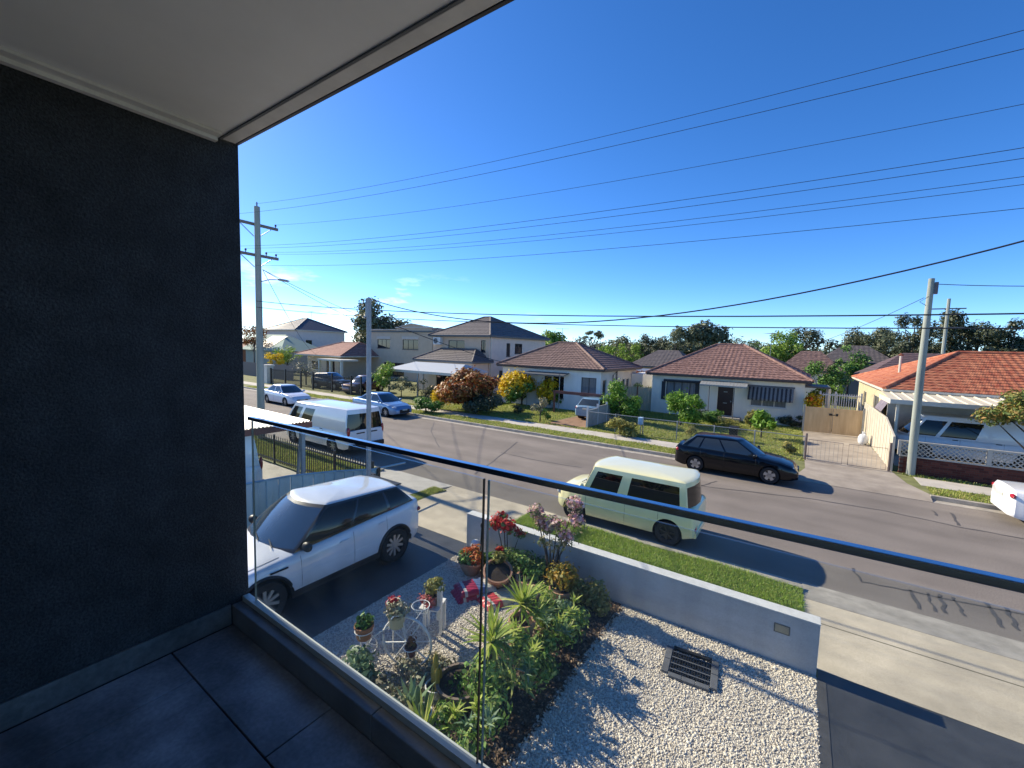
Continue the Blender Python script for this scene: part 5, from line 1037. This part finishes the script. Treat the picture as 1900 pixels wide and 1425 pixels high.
far_tree('tall dark pine tree right of the distant power pole', .203, 68, .088, 42, L_drk, 18, nl=3000, name='pine_tree', nb=14, rs=.36, tt=.75, zr=3.6, mb=m_barkd)
far_tree('spreading dark pine tree above the orange ridge', .235, 70, .072, 34, L_drk, 19, nl=2400, name='pine_tree', tt=.7, mb=m_barkd)
far_tree('dense dark pine tree behind the orange roof end', .275, 66, .064, 44, L_drk, 20, nl=3000, name='pine_tree', tt=.6, mb=m_barkd)
far_tree('dark pine tree filling the gap above the orange roof', .18, 62, .04, 40, L_drk, 21, nl=2400, name='pine_tree', mb=m_barkd)
far_tree('reddish brown tree beside the red brick house', -2.2, 34, .09, 26, L_red, 22, nl=1500, name='leafy_tree')
far_tree('hazy grey tree far beyond the two cottages', -.47, 90, .028, 40, L_gum, 23, nl=1600)
far_tree('far grey tree in the gap beside the shed', -.31, 92, .03, 36, L_gum, 24, nl=1600)
far_tree('dark tree behind the bungalow left end', .075, 62, .024, 34, L_grn, 25, nl=1800, name='leafy_tree')
def shrub(label, bx, by, wpx, hpx, ml, seed, name='shrub', cat='shrub', nl=2200, ls=None, z=.126, group=None, mb=None, nb=10, rs=.46, trunk=None, off=0., low=True, deep=.9):
    P, s = place(bx, by, z); P = P+Vector((0, off, 0)); h = hpx*s; r = wpx*s/2; rz = h*.5 if low else h*.36
    return tree(name, label, cat, P, h, (r, r*deep, rz), ml, mb or m_barkd, seed, int(nl*1.35), ls or max(.08, r*.14), nb, trunk or max(.02, r*.06), .45, group, rs=rs, lo=.4)
def blossoms(t, c, r, n, ml, size, seed, name='blossom', only=None):
    C, Nn = crown_pts([list(c)+list(r)], n, seed, lo=.85)
    if only is not None: k = only(C); C, Nn = C[k], Nn[k]
    return leaves(name, C, Nn, size, ml, t, .6, seed)
shrub('large red and orange leaved bush spilling to the footpath', 858, 764, 112, 80, L_red, 31, nl=5200, nb=18, off=.8)
t = shrub('dark green hedge under the red leaved bush', 880, 768, 80, 42, L_drk, 32, nl=2600, nb=12, off=.2)
t = shrub('small golden leaved shrub at the side of the red bush', 803, 762, 40, 48, L_yel, 33, nl=1500, off=.6)
shrub('low green hedge behind the silver blue sedan', 790, 765, 62, 26, L_grn, 34, nl=1800)
P, s = place(968, 752)
t = shrub('green bush covered in golden yellow flowers by the white cottage', 968, 752, 66, 56, L_grn, 35, nl=2600, nb=12); blossoms(t, (-.35, -.2, 1.5), (1.45, 1.35, 1.2), 3600, L_yel, .22, 36, only=lambda C: C[:, 2] > 1.0+.3*C[:, 0])
t = shrub('second yellow flowering bush beside the cottage porch', 1032, 756, 54, 48, L_grn, 37, nl=2200, nb=10); blossoms(t, (-.3, -.2, 1.25), (1.2, 1.15, 1.05), 2500, L_yel, .2, 38, only=lambda C: (C[:, 0] < .35) & (C[:, 2] > .7))
shrub('bare twiggy shrub in the white cottage lawn', 1002, 783, 36, 42, L_dry, 39, nl=420, nb=8, ls=.12, trunk=.05, low=False)
shrub('small dark round bush near the twiggy shrub', 962, 770, 26, 18, L_drk, 40, nl=800); shrub('small green bush at the white cottage driveway edge', 1012, 780, 20, 22, L_grn, 41, nl=700)
shrub('rounded bright green bush by the grey fibro fence', 1150, 782, 66, 70, L_lem, 42, nl=3400, nb=14)
shrub('straggly grassy shrub in front of the grey fibro fence', 1150, 806, 62, 34, L_var, 43, nl=1800, nb=9, ls=.14)
shrub('lemon tree with dense round crown before the cream cottage', 1262, 789, 68, 68, L_lem, 44, nl=3600, nb=14, name='lemon_tree', cat='tree', trunk=.09)
shrub('leafy shrub against the cream cottage steps', 1325, 788, 46, 28, L_grn, 45, nl=1500); shrub('small shrub left of the dark front door', 1300, 780, 24, 22, L_drk, 46, nl=700); shrub('tangled low shrub below the striped blind', 1352, 795, 40, 20, L_var, 47, nl=900)
shrub('golden feathery shrub below the striped blind', 1392, 795, 22, 40, L_var, 48, nl=900, ls=.12); shrub('broad leaved tree like shrub on the cream cottage lawn', 1412, 812, 46, 46, L_lem, 49, nl=1200, ls=.2, low=False, trunk=.05)
shrub('dark hedge at the corner of the cream cottage', 1468, 792, 56, 24, L_drk, 50, nl=1500); shrub('dry tussock near the wire gate', 1465, 842, 22, 24, L_var, 51, nl=500, ls=.16); shrub('red flowered weeds along the wire fence', 1282, 815, 22, 26, L_var, 52, nl=500)
P = G(1905, 908, .126)+Vector((.15, .6, 0)); tree('garden_tree', 'big mottled olive and orange tree over the lattice wall', 'tree', P, 3.62, (1.2, 1.1, .82), leafmat('mottled leaves', [(.07, .12, .03), (.16, .22, .05), (.3, .27, .08), (.34, .2, .06)], .2), m_barkd, 53, 4200, .15, 18, .09, .6)
shrub('small green hedge behind the timber pole', 1668, 850, 40, 46, L_grn, 54, nl=1200, off=1.2); 
P, s = place(1568, 790); P = Vector((1.75, 39.5, .126)); tree('shrub', 'bright green shrub behind the white picket railing', 'shrub', P, 2.9, (1.1, 1.0, 1.2), L_lem, m_barkd, 55, 1600, .16, 9, .06, .4)
tree('garden_tree', 'dark leafy tree behind the tan gate', 'tree', (1.6, 46, .126), 4.2, (1.6, 1.5, 1.5), L_grn, m_barkd, 56, 2200, .22, 10, .09, .5)
t = thing('potted_croton', 'orange and yellow leaved plant by the tan gate top', 'plant', (.85, 33.3, .126)); C, Nn = crown_pts([[0, 0, 1.75, .5, .4, .55]], 700, 57, lo=.3); leaves('foliage', C, Nn, .2, L_yel, t, .45, 57); B().tube([(0, 0, 0), (0, 0, 1.5)], .06, 6).build('stem', m_barkd, t); C, Nn = crown_pts([[-.1, -.1, 1.8, .35, .3, .4]], 160, 58, lo=.6); leaves('foliage', C, Nn, .18, L_ofl, t, .45, 58)
P = Vector((-31.6, 25.4, .126)); tree('shrub', 'yellow green leafy shrub behind the slim grey pole', 'shrub', P, 3.3, (1.15, 1.1, 1.5), L_brt, m_barkd, 59, 2000, .18, 10, .06, .4)
tree('shrub', 'golden shrub on top of the paling fence', 'shrub', (-55.5, 27.8, .126), 3.2, (1.5, 1.0, 1.1), L_yel, m_barkd, 60, 1200, .22, 8, .06, .4); tree('shrub', 'bare purple twigged shrub behind the black fence', 'shrub', (-44.5, 25.5, .126), 3.0, (2.2, 1.2, 1.1), L_dry, m_barkd, 61, 700, .14, 12, .08, .4)
tree('shrub', 'grey shrubs in the shade of the pale carport', 'shrub', (-29.3, 25.6, .126), 1.9, (1.2, .8, .8), L_gum, m_barkd, 62, 1200, .14, 9, .05, .4); tree('shrub', 'dark bush beside the pale carport posts', 'shrub', (-26.5, 25.8, .126), 1.7, (1.4, .9, .8), L_drk, m_barkd, 63, 1400, .14, 9, .05, .4)
tree('garden_tree', 'yellow green tree in the distance behind the tall timber pole', 'tree', (-62.5, 33, .126), 4.2, (1.8, 1.6, 1.5), L_brt, m_barkd, 64, 1600, .22, 9, .1, .45)
tree('shrub', 'pink leaved shrub between the two cottages', 'shrub', (-12.2, 40.6, .126), 2.9, (1.5, 1.0, .9), L_red, m_barkd, 65, 1300, .17, 9, .06, .4); tree('shrub', 'yellow green shrub behind the tan side gate', 'shrub', (-10.9, 36.0, .126), 2.3, (.9, .7, .7), L_brt, m_barkd, 66, 900, .14, 8, .05, .4)

_rg = random.Random(77)
for k in range(26):
    rx = -.66+k*.038+_rg.uniform(-.01, .01); far_tree('grey green tree in the distant belt of trees beyond the houses', rx, _rg.uniform(84, 104), _rg.uniform(.02, .034), _rg.uniform(30, 44), (L_gum, L_drk, L_gum, L_grn)[k % 4], 300+k, nl=1100, zr=3.4, name='belt_tree')
    bpy.data.objects[COL.objects[-1].parent.name]['group'] = 'distant tree belt'
# ------------------------------------------------------------------ front garden pots and plants
m_ter = mat('terracotta', (.42, .2, .11), .85, var=.2, scale=7, bump=.15, col2=(.52, .31, .2)); m_terd = mat('brown basket pot', (.3, .14, .07), .85, var=.3, scale=30, stretch=(1, 1, 4)); m_wht = mat('white painted metal', (.78, .77, .73), .5, var=.15, scale=12)
m_pots = mat('potting soil', (.04, .028, .02), .95, var=.4, scale=20)
def pot(parent, c, r, h, m, flare=.72, tilt=None, belly=0.):
    p = [(0, .003), (r*flare, 0), (r*(flare+.04), .01), (r*lerp(flare, 1, .5)+belly, h*.5), (r*.96, h*.86), (r*1.06, h*.87), (r*1.06, h), (r*.94, h), (r*.9, h*.8)]
    o = B().lathe(p, (0, 0, 0), 24).build('pot', m, parent, smooth=40); o.location = c
    B().lathe([(r*.9, h*.86), (0, h*.89)], (0, 0, 0), 20).build('potting_soil', m_pots, o)
    if tilt: o.rotation_euler = tilt
    return o
def gpl(px, py): return G(px, py, Zn)
def bushy(name, label, P, blobs, nl, ls, ml, seed, cat='plant', asp=.5, stems=None, parent_mat=None):
    t = thing(name, label, cat, P); C, Nn = crown_pts(blobs, nl, seed, lo=.3); leaves('foliage', C, Nn, ls, ml, t, asp, seed)
    b = B()
    for q in blobs[:stems or 6]: b.tube([(q[0]*.25, q[1]*.25, -.01), (q[0]*.6, q[1]*.6, q[2]*.6), q[:3]], [.014, .011, .006], 5)
    b.build('stem', m_barkd, t); return t
# flower pots by the wall end
P = Vector((-5.3, 6.52, Zn)); t = thing('flower_pot', 'terracotta bowl with orange flowers near the end of the garden wall', 'flower pot', P); pot(t, (0, 0, 0), .26, .30, m_ter, .5, None, .03)
C, Nn = crown_pts([[-.12, 0, .40, .14, .14, .12], [.14, -.05, .40, .15, .14, .12], [0, .1, .45, .12, .12, .12]], 260, 71, lo=.3); leaves('flower', C, Nn, .11, L_ofl, t, .3, 71); C, Nn = crown_pts([[0, 0, .35, .3, .28, .12]], 300, 72, lo=.3); leaves('foliage', C, Nn, .12, L_grn, t, .35, 72)
t = thing('garden_ornament', 'small black and white ornament beside the orange flower pot', 'ornament', (-5.55, 6.95, Zn)); B().lathe([(0, 0), (.09, 0), (.1, .15), (.05, .28), (0, .3)], (0, 0, 0), 12).build('base', m_trimb, t, smooth=50); B().blob((0, 0, .38), (.11, .11, .11), 12, 8).build('globe', m_wht, t, smooth=60); B().tube([(0.05, .1, 0), (.05, .14, .75)], .012, 5).build('stake', m_trimb, t); B().blob((.05, .14, .78), (.03, .03, .06), 8, 6).build('stake_top', m_trimb, t)
P = Vector((-4.62, 6.5, Zn)); t = thing('flower_pot', 'tilted terracotta pot with dark soil next to the soil bags', 'flower pot', P); pot(t, (0, 0, .05), .27, .36, m_ter, .55, (R(18), R(14), 0), .04); C, Nn = crown_pts([[-.05, .12, .5, .16, .14, .1]], 120, 73, lo=.2); leaves('foliage', C, Nn, .12, L_var, t, .35, 73)
t = bushy('crown_of_thorns', 'leggy shrub with bright red flower clusters against the garden wall', (-4.85, 7.18, Zn), [[-.32, 0, .88, .16, .14, .13], [-.02, -.04, .92, .19, .15, .14], [.3, -.02, .82, .14, .12, .1], [-.1, -.15, .42, .12, .1, .08], [-.2, .05, 1.05, .12, .1, .08]], 240, .09, L_grn, 74, stems=5)
C, Nn = crown_pts([[-.32, 0, .9, .19, .16, .15], [-.0, -.05, .95, .22, .17, .16], [.3, -.02, .85, .12, .1, .08], [-.05, -.2, .45, .11, .09, .06], [-.22, .05, 1.08, .12, .1, .08]], 620, 75, lo=.3); leaves('flower', C, Nn, .075, L_rfl, t, .7, 75)
bushy('low_shrub', 'leafy green shrubs crowding the foot of the garden wall', (-4.35, 7.0, Zn), [[-.35, .05, .28, .3, .22, .25], [.05, .0, .32, .32, .24, .28], [.4, .05, .3, .28, .22, .24], [-.3, -.3, .16, .2, .18, .14]], 2000, .085, L_jad, 76)
bushy('strappy_plant', 'glossy green lily clump beside the orange flower pot', (-4.98, 6.75, Zn), [[0, 0, .22, .16, .16, .2]], 160, .2, L_grn, 77, asp=.25)
t = thing('flower_pot', 'squat wide terracotta pot under the pink flowering shrub', 'flower pot', (-4.0, 6.78, Zn)); pot(t, (0, 0, 0), .30, .26, m_ter, .7); C, Nn = crown_pts([[.05, 0, .35, .2, .18, .12]], 200, 78, lo=.2); leaves('foliage', C, Nn, .1, L_grn, t, .4, 78)
# pink flowering shrub
t = thing('flowering_shrub', 'tall slender shrub with pale pink blossoms in front of the garden wall', 'shrub', (-3.72, 7.02, Zn)); b = B(); tips = [(-.38, .0, 1.42), (-.1, .05, 1.18), (.2, -.1, 1.0), (.42, .05, 1.75), (.5, .0, 1.45), (.1, .0, 1.3), (-.15, -.1, .95), (.35, -.1, 1.15), (-.3, .1, 1.2)]
for x, y, z in tips: b.tube([(x*.12, y*.1, -.02), (x*.35, y*.3, z*.5), (x, y, z)], [.022, .016, .007], 6)
b.build('stem', m_barkd, t); C, Nn = crown_pts([[x, y, z, .2, .17, .17] for x, y, z in tips], 700, 79, lo=.2); leaves('foliage', C, Nn, .085, leafmat('mixed leaves', [(.08, .13, .03), (.2, .22, .08), (.36, .3, .16), (.42, .36, .22)], .3), t, .4, 79)
C, Nn = crown_pts([[x, y, z+.06, .17, .15, .13] for x, y, z in tips if z > 1.1], 800, 80, lo=.4); leaves('flower', C, Nn, .065, L_pnk, t, .75, 80)
t = thing('flower_pot', 'brown pot holding a yellow and orange leaved plant', 'flower pot', (-3.35, 6.75, Zn)); pot(t, (0, 0, 0), .22, .28, m_ter, .7); C, Nn = crown_pts([[0, .02, .5, .3, .25, .22], [.12, 0, .62, .2, .2, .18], [-.15, .1, .45, .2, .2, .18]], 750, 81, lo=.2); leaves('foliage', C, Nn, .09, leafmat('croton leaves', [(.16, .18, .03), (.4, .3, .04), (.5, .27, .03), (.28, .3, .06)], .3), t, .45, 81); B().tube([(0, 0, .2), (0, .01, .5)], .02, 6).build('stem', m_barkd, t)
bushy('low_shrub', 'olive green shrub at the corner of soil and white gravel', (-2.88, 6.85, Zn), [[-.2, 0, .28, .24, .22, .24], [.12, .05, .3, .26, .24, .26], [.3, -.05, .2, .16, .16, .16]], 1500, .075, L_var, 82)
bushy('succulent_clump', 'pale rosette succulents in front of the brown pot', (-3.1, 6.4, Zn), [[0, 0, .16, .22, .2, .14], [.25, .1, .12, .14, .14, .1]], 700, .07, L_pal, 83)
bushy('low_shrub', 'yellowish green shrub next to the upper yucca', (-3.3, 5.95, Zn), [[0, 0, .42, .24, .24, .3], [.1, -.15, .3, .2, .2, .22], [-.12, .15, .25, .2, .2, .2]], 1300, .075, L_ygr, 84)
# soil bags
def soil_bag(label, c, rz, cols, z0):
    t = thing('potting_mix_bag', label, 'bag', (c[0], c[1], z0), rz); n = 28; V = []; Lx, Ly = .74, .46
    def zz(u, v): return .095*min(1, max(0, 1-abs(u))*5)**.5*min(1, max(0, 1-abs(v))*4)**.5*(.82+.18*math.cos(u*2.2)*math.cos(v*1.6))
    g = [[(Lx/2*(-1+2*i/n), Ly/2*(-1+2*j/n)) for j in range(n+1)] for i in range(n+1)]
    for k, (a, b_, m) in enumerate(cols):
        bb = B(); i0, i1 = int(a*n), int(b_*n)
        for i in range(i0, i1):
            for j in range(n):
                q = []
                for (ii, jj) in ((i, j), (i+1, j), (i+1, j+1), (i, j+1)): x, y = g[ii][jj]; h = zz(x/(Lx/2), y/(Ly/2)); q.append((x, y, h+.011*math.sin(ii*.85+jj*1.15)*h/.1))
                bb.add(q, [(0, 1, 2, 3)]); bb.add([(p[0], p[1], .002) for p in q][::-1], [(0, 1, 2, 3)])
        bb.build('bag_panel', m, t, smooth=80, fix=True)
    return t
m_b1 = mat('bag white', (.5, .52, .48), .45, var=.2, scale=9); m_b2 = mat('bag blue', (.1, .16, .3), .45, var=.2, scale=9); m_b3 = mat('bag crimson', (.32, .02, .06), .4, var=.25, scale=12); m_b4 = mat('bag cream', (.52, .5, .36), .45, var=.2, scale=9); m_b5 = mat('bag red', (.5, .06, .07), .4, var=.25, scale=14)
soil_bag('crimson and white potting mix bag at the bottom of the small stack', (-4.82, 5.98), R(62), [(0, .15, m_b3), (.15, .22, m_b1), (.22, .5, m_b3), (.5, 1, m_b1)], Zn+.01)
soil_bag('crimson, blue and white potting mix bag on top of the other bag', (-4.80, 6.03), R(58), [(0, .15, m_b3), (.15, .22, m_b1), (.22, .5, m_b3), (.5, .72, m_b2), (.72, 1, m_b1)], Zn+.095)
soil_bag('red and cream potting mix bag beside the tilted pot', (-4.3, 6.12), R(70), [(0, .15, m_b5), (.15, .22, m_b1), (.22, .43, m_b5), (.43, 1, m_b4)], Zn+.01)
# yuccas
t = thing('yucca', 'yellow green yucca rising from a cracked terracotta urn', 'yucca', (-3.25, 5.25, Zn)); pot(t, (0, 0, 0), .2, .52, m_ter, .62); B().tube([(0, 0, .4), (.02, 0, .72)], [.06, .045], 8).build('stem', m_barkd, t, smooth=60)
rosette('leaf_rosette', L_ygr, t, (0, 0, .74), 70, .46, .05, 91); rosette('leaf_rosette', L_ygr, t, (.22, .06, .66), 45, .36, .045, 92); B().tube([(.08, .02, .45), (.22, .06, .66)], .03, 6).build('stem', m_barkd, t)
for k, (x, y, z, rx, ry) in enumerate(((-.22, -.06, .38, 0, 60), (.22, -.02, .4, 0, -50))): B().lathe([(.17, 0), (.19, .02), (.15, .34), (.13, .34)], (0, 0, 0), 14).build('broken_pot_shard', m_ter, t, smooth=40); o = t.children[-1]; o.location = (x, y, z-.1); o.rotation_euler = (R(rx), R(ry*.3), 0)
t = thing('yucca', 'lower yellow green yucca with drooping straps in a dark pot', 'yucca', (-3.22, 4.45, Zn)); pot(t, (0, 0, 0), .17, .3, m_trimb, .75); B().tube([(0, 0, .25), (0, 0, .62)], [.05, .04], 8).build('stem', m_barkd, t, smooth=60); rosette('leaf_rosette', L_ygr, t, (0, 0, .62), 85, .52, .05, 93, (-15, 85), (15, 80))
_j1 = bushy('jade_plant', 'dense dark jade bush between yucca and white gravel', (-2.78, 5.75, Zn), [[-.2, .12, .32, .24, .24, .25], [.1, -.12, .38, .23, .22, .25], [.08, .36, .26, .2, .2, .2], [-.1, -.42, .24, .2, .2, .18]], 1100, .07, L_jad, 94)
_j2 = bushy('jade_plant', 'large bright jade bush beside the lower yucca', (-2.85, 4.75, Zn), [[-.18, .1, .42, .26, .26, .28], [.17, -.14, .38, .24, .23, .26], [.05, .4, .3, .2, .2, .22], [-.22, -.3, .28, .22, .2, .22], [.24, .18, .24, .17, .17, .18]], 1500, .07, L_jad, 95)
_j3 = bushy('jade_plant', 'tall leggy jade bush behind the glass panel joint', (-2.82, 3.85, Zn), [[-.18, .12, .48, .26, .26, .3], [.14, -.12, .42, .22, .22, .28], [-.22, .42, .34, .22, .2, .24], [.12, -.5, .3, .22, .22, .22], [-.32, -.32, .26, .2, .2, .2]], 1300, .075, L_jad, 96)
_rj = random.Random(9)
for _j, _n in ((_j1, 7), (_j2, 9), (_j3, 9)):
    for k in range(_n): rosette('leaf_rosette', (L_ygr, L_pal, L_ygr, L_jad)[k % 4], _j, (_rj.uniform(-.32, .3), _rj.uniform(-.4, .4), _rj.uniform(.38, .68)), 16, .17, .032, 400+k, (5, 80), (10, 50))
t = thing('bowl_planter', 'round stone bowl planter with dark rim among the succulents', 'planter', (-3.42, 4.02, Zn)); pot(t, (0, 0, 0), .30, .26, mat('stone bowl', (.2, .15, .12), .85, var=.2, scale=9), .65); C, Nn = crown_pts([[0, 0, .22, .2, .2, .06]], 120, 97, lo=.1); leaves('foliage', C, Nn, .08, L_grn, t, .5, 97)
def cactus(label, P, cols, m, seed):
    t = thing('cactus', label, 'cactus', P); pot(t, (0, 0, 0), .13, .17, m_wht, .7); rg = random.Random(seed)
    for (x, y, h, r) in cols:
        b = B(); n = 9; pts = []
        for k in range(7): f = k/6; pts.append((r*(.75+.35*math.sin(f*2.6)) if k < 6 else r*.2, .12+h*f))
        b.lathe(pts+[(0, .12+h)], (x, y, 0), 10); b.build('cactus_column', m, t, smooth=35)
    return t
m_cac = mat('yellow cactus', (.42, .3, .05), .7, var=.25, scale=9); m_cacg = mat('green cactus', (.13, .2, .07), .7, var=.3, scale=9)
cactus('yellowish column cactus with side arms in a white pot', Vector((-3.7, 3.85, Zn)), [(0, 0, .5, .035), (-.07, .03, .3, .03), (.06, -.03, .34, .03), (.0, .08, .24, .03)], m_cac, 1)
cactus('spiky green and yellow cactus cluster in a white pot', Vector((-3.55, 3.45, Zn)), [(-.06, 0, .36, .03), (.05, .05, .3, .03), (.06, -.06, .26, .028)], m_cacg, 2)
t = thing('agave', 'grey green agave with upright pointed leaves in the gravel', 'agave', (-3.78, 3.5, Zn)); rosette('leaf_rosette', L_pal, t, (0, 0, .03), 16, .42, .075, 98, (45, 85), (5, 20))
t = thing('aloe', 'thin striped aloe with tall yellow blades near the kerb', 'aloe', (-3.35, 3.3, Zn)); rosette('leaf_rosette', L_ygr, t, (0, 0, .03), 18, .55, .05, 99, (40, 85), (10, 40))
bushy('succulent_clump', 'dry looking pale succulents spreading over the gravel', (-4.05, 4.05, Zn), [[-.25, -.1, .08, .26, .2, .1], [.2, .1, .1, .3, .22, .12], [.1, -.2, .1, .24, .2, .1], [-.05, .2, .08, .2, .16, .08]], 1700, .06, L_dry, 100)
bushy('succulent_clump', 'pale dry ground cover beside the balcony kerb line', (-4.1, 3.45, Zn), [[-.2, 0, .1, .3, .25, .12], [.25, -.05, .12, .3, .28, .12], [0, -.3, .1, .25, .2, .1]], 1500, .06, L_dry, 101)
bushy('leafy_plant', 'pale green leafy plant growing through the grey gravel', (-4.7, 3.45, Zn), [[-.1, .05, .22, .22, .2, .16], [.12, -.1, .16, .2, .2, .12]], 420, .1, L_pal, 102, asp=.5)
# bicycle shaped plant stand
bs = thing('bicycle_plant_stand', 'white wire plant stand shaped like a bicycle', 'plant stand', (-4.4, 3.98, Zn), R(22)); 
def ringt(c, r, rt, n=36): return B().tube([(c[0]+r*math.cos(2*math.pi*k/n), c[1], c[2]+r*math.sin(2*math.pi*k/n)) for k in range(n+1)], rt, 6, False)
w = ringt((0, 0, .39), .375, .016).build('front_wheel', m_wht, bs, smooth=60); sp = B()
for k in range(8): a = 2*math.pi*k/8+.2; sp.tube([(0, 0, .39), (.37*math.cos(a), 0, .39+.37*math.sin(a))], .010, 5)
sp.build('spokes', m_wht, w); B().lathe([(.0, -.03), (.03, -.03), (.03, .03), (0, .03)], (0, 0, .39), 10, 'y').build('hub', m_wht, w)
for y in (-.13, .13): w = ringt((-.68, y, .15), .14, .009, 24).build('rear_wheel', m_wht, bs, smooth=60); sp = B(); [sp.tube([(-.68, y, .15), (-.68+.14*math.cos(1.05*k), y, .15+.14*math.sin(1.05*k))], .005, 4) for k in range(6)]; sp.build('spokes', m_wht, w)
fr = B(); fr.tube([(0, 0, .39), (-.08, 0, .62), (-.14, 0, .82)], .011, 6); fr.tube([(-.1, 0, .7), (-.35, 0, .52), (-.6, 0, .32), (-.68, 0, .15)], .011, 6); fr.tube([(-.68, -.13, .15), (-.68, .13, .15)], .01, 6); fr.tube([(-.14, -.2, .84), (-.14, 0, .82), (-.14, .2, .84)], .01, 6); fr.build('frame', m_wht, bs)
for (x, y, z, r) in ((-.68, 0, .33, .13), (-.16, .0, .72, .14), (.12, -.12, .3, .1), (-.3, .18, .72, .1), (.12, .2, .72, .13)):
    q = ringt((0, 0, 0), 1, .01, 4) if False else B().tube([(x+r*math.cos(2*math.pi*k/20), y+r*math.sin(2*math.pi*k/20), z+.12) for k in range(21)], .007, 5, False)
    for k in range(4): a = math.pi/2*k; q.tube([(x+r*math.cos(a), y+r*math.sin(a), z+.12), (x+r*.7*math.cos(a), y+r*.7*math.sin(a), z)], .006, 4)
    q.tube([(x-r*.7, y, z), (x+r*.7, y, z)], .006, 4); q.tube([(x, y-r*.7, z), (x, y+r*.7, z)], .006, 4); q.tube([(x, y, z), (x*.6-.1, 0, max(.05, z-.2))], .008, 5); q.build('pot_basket', m_wht, bs)
cs, sn = math.cos(R(22)), math.sin(R(22))
def on_stand(x, y, z): return Vector((-4.4+x*cs-y*sn, 3.98+x*sn+y*cs, Zn+z))
t = thing('potted_plant', 'woven brown pot with leafy green plant on the rear of the stand', 'potted plant', on_stand(-.68, 0, .335)); pot(t, (0, 0, 0), .135, .2, m_terd, .75); C, Nn = crown_pts([[0, 0, .24, .12, .12, .1]], 130, 111, lo=.2); leaves('foliage', C, Nn, .11, L_grn, t, .4, 111)
t = thing('potted_plant', 'cream pot of dry brown succulents on the bicycle stand', 'potted plant', on_stand(-.16, 0, .725)); t.location.z -= .12; pot(t, (0, 0, 0), .13, .2, mat('cream pot', (.5, .44, .28), .8, var=.15), .75); C, Nn = crown_pts([[0, 0, .25, .18, .17, .09]], 420, 112, lo=.2); leaves('foliage', C, Nn, .06, L_dry, t, .5, 112)
t = thing('potted_plant', 'small dark red pot with reddish plant inside the front wheel', 'potted plant', on_stand(.12, -.12, .305)); pot(t, (0, 0, 0), .08, .13, mat('maroon pot', (.13, .03, .03), .6, var=.2), .75); C, Nn = crown_pts([[0, 0, .2, .07, .07, .09]], 90, 113, lo=.1); leaves('foliage', C, Nn, .07, L_red, t, .4, 113)
t = thing('potted_plant', 'slim pot with a tuft of bright red flowers on the stand', 'potted plant', on_stand(-.34, .24, .5)); pot(t, (0, 0, 0), .08, .2, m_ter, .8); C, Nn = crown_pts([[0, 0, .28, .1, .1, .09]], 260, 114, lo=.2); leaves('flower', C, Nn, .07, L_rfl, t, .5, 114); B().tube([(0, 0, -.5), (0, 0, 0)], .012, 6).build('support_rod', m_wht, t)
ps = thing('plant_stand', 'tall white plant stand with a flat back board', 'plant stand', (-4.62, 4.72, Zn), R(22)); B().box(.12, .16, -.02, .02, 0, .85).build('leg', m_wht, ps); B().box(-.16, -.12, -.02, .02, 0, .5).build('leg', m_wht, ps); B().box(-.16, .16, -.18, .18, .5, .52).build('shelf', m_wht, ps); B().box(.10, .165, -.08, -.021, .3, .85).build('back_board', m_wht, ps); B().box(-.16, -.12, .14, .18, 0, .5).build('leg', m_wht, ps); B().box(.12, .16, .14, .18, 0, .5).build('leg', m_wht, ps)
t = thing('potted_plant', 'green and pink trailing succulents on the white plant stand', 'potted plant', Vector((-4.62, 4.72, Zn+.521))); pot(t, (0, 0, 0), .12, .16, m_ter, .75); C, Nn = crown_pts([[0, .02, .26, .17, .16, .13], [.08, 0, .34, .12, .12, .1]], 520, 115, lo=.2); leaves('foliage', C, Nn, .065, L_var, t, .5, 115); C, Nn = crown_pts([[.0, -.12, .1, .18, .08, .1]], 170, 116, lo=.2); leaves('flower', C, Nn, .05, leafmat('pink red flowers', [(.4, .05, .06), (.55, .12, .12), (.5, .25, .22)], .2), t, .6, 116)
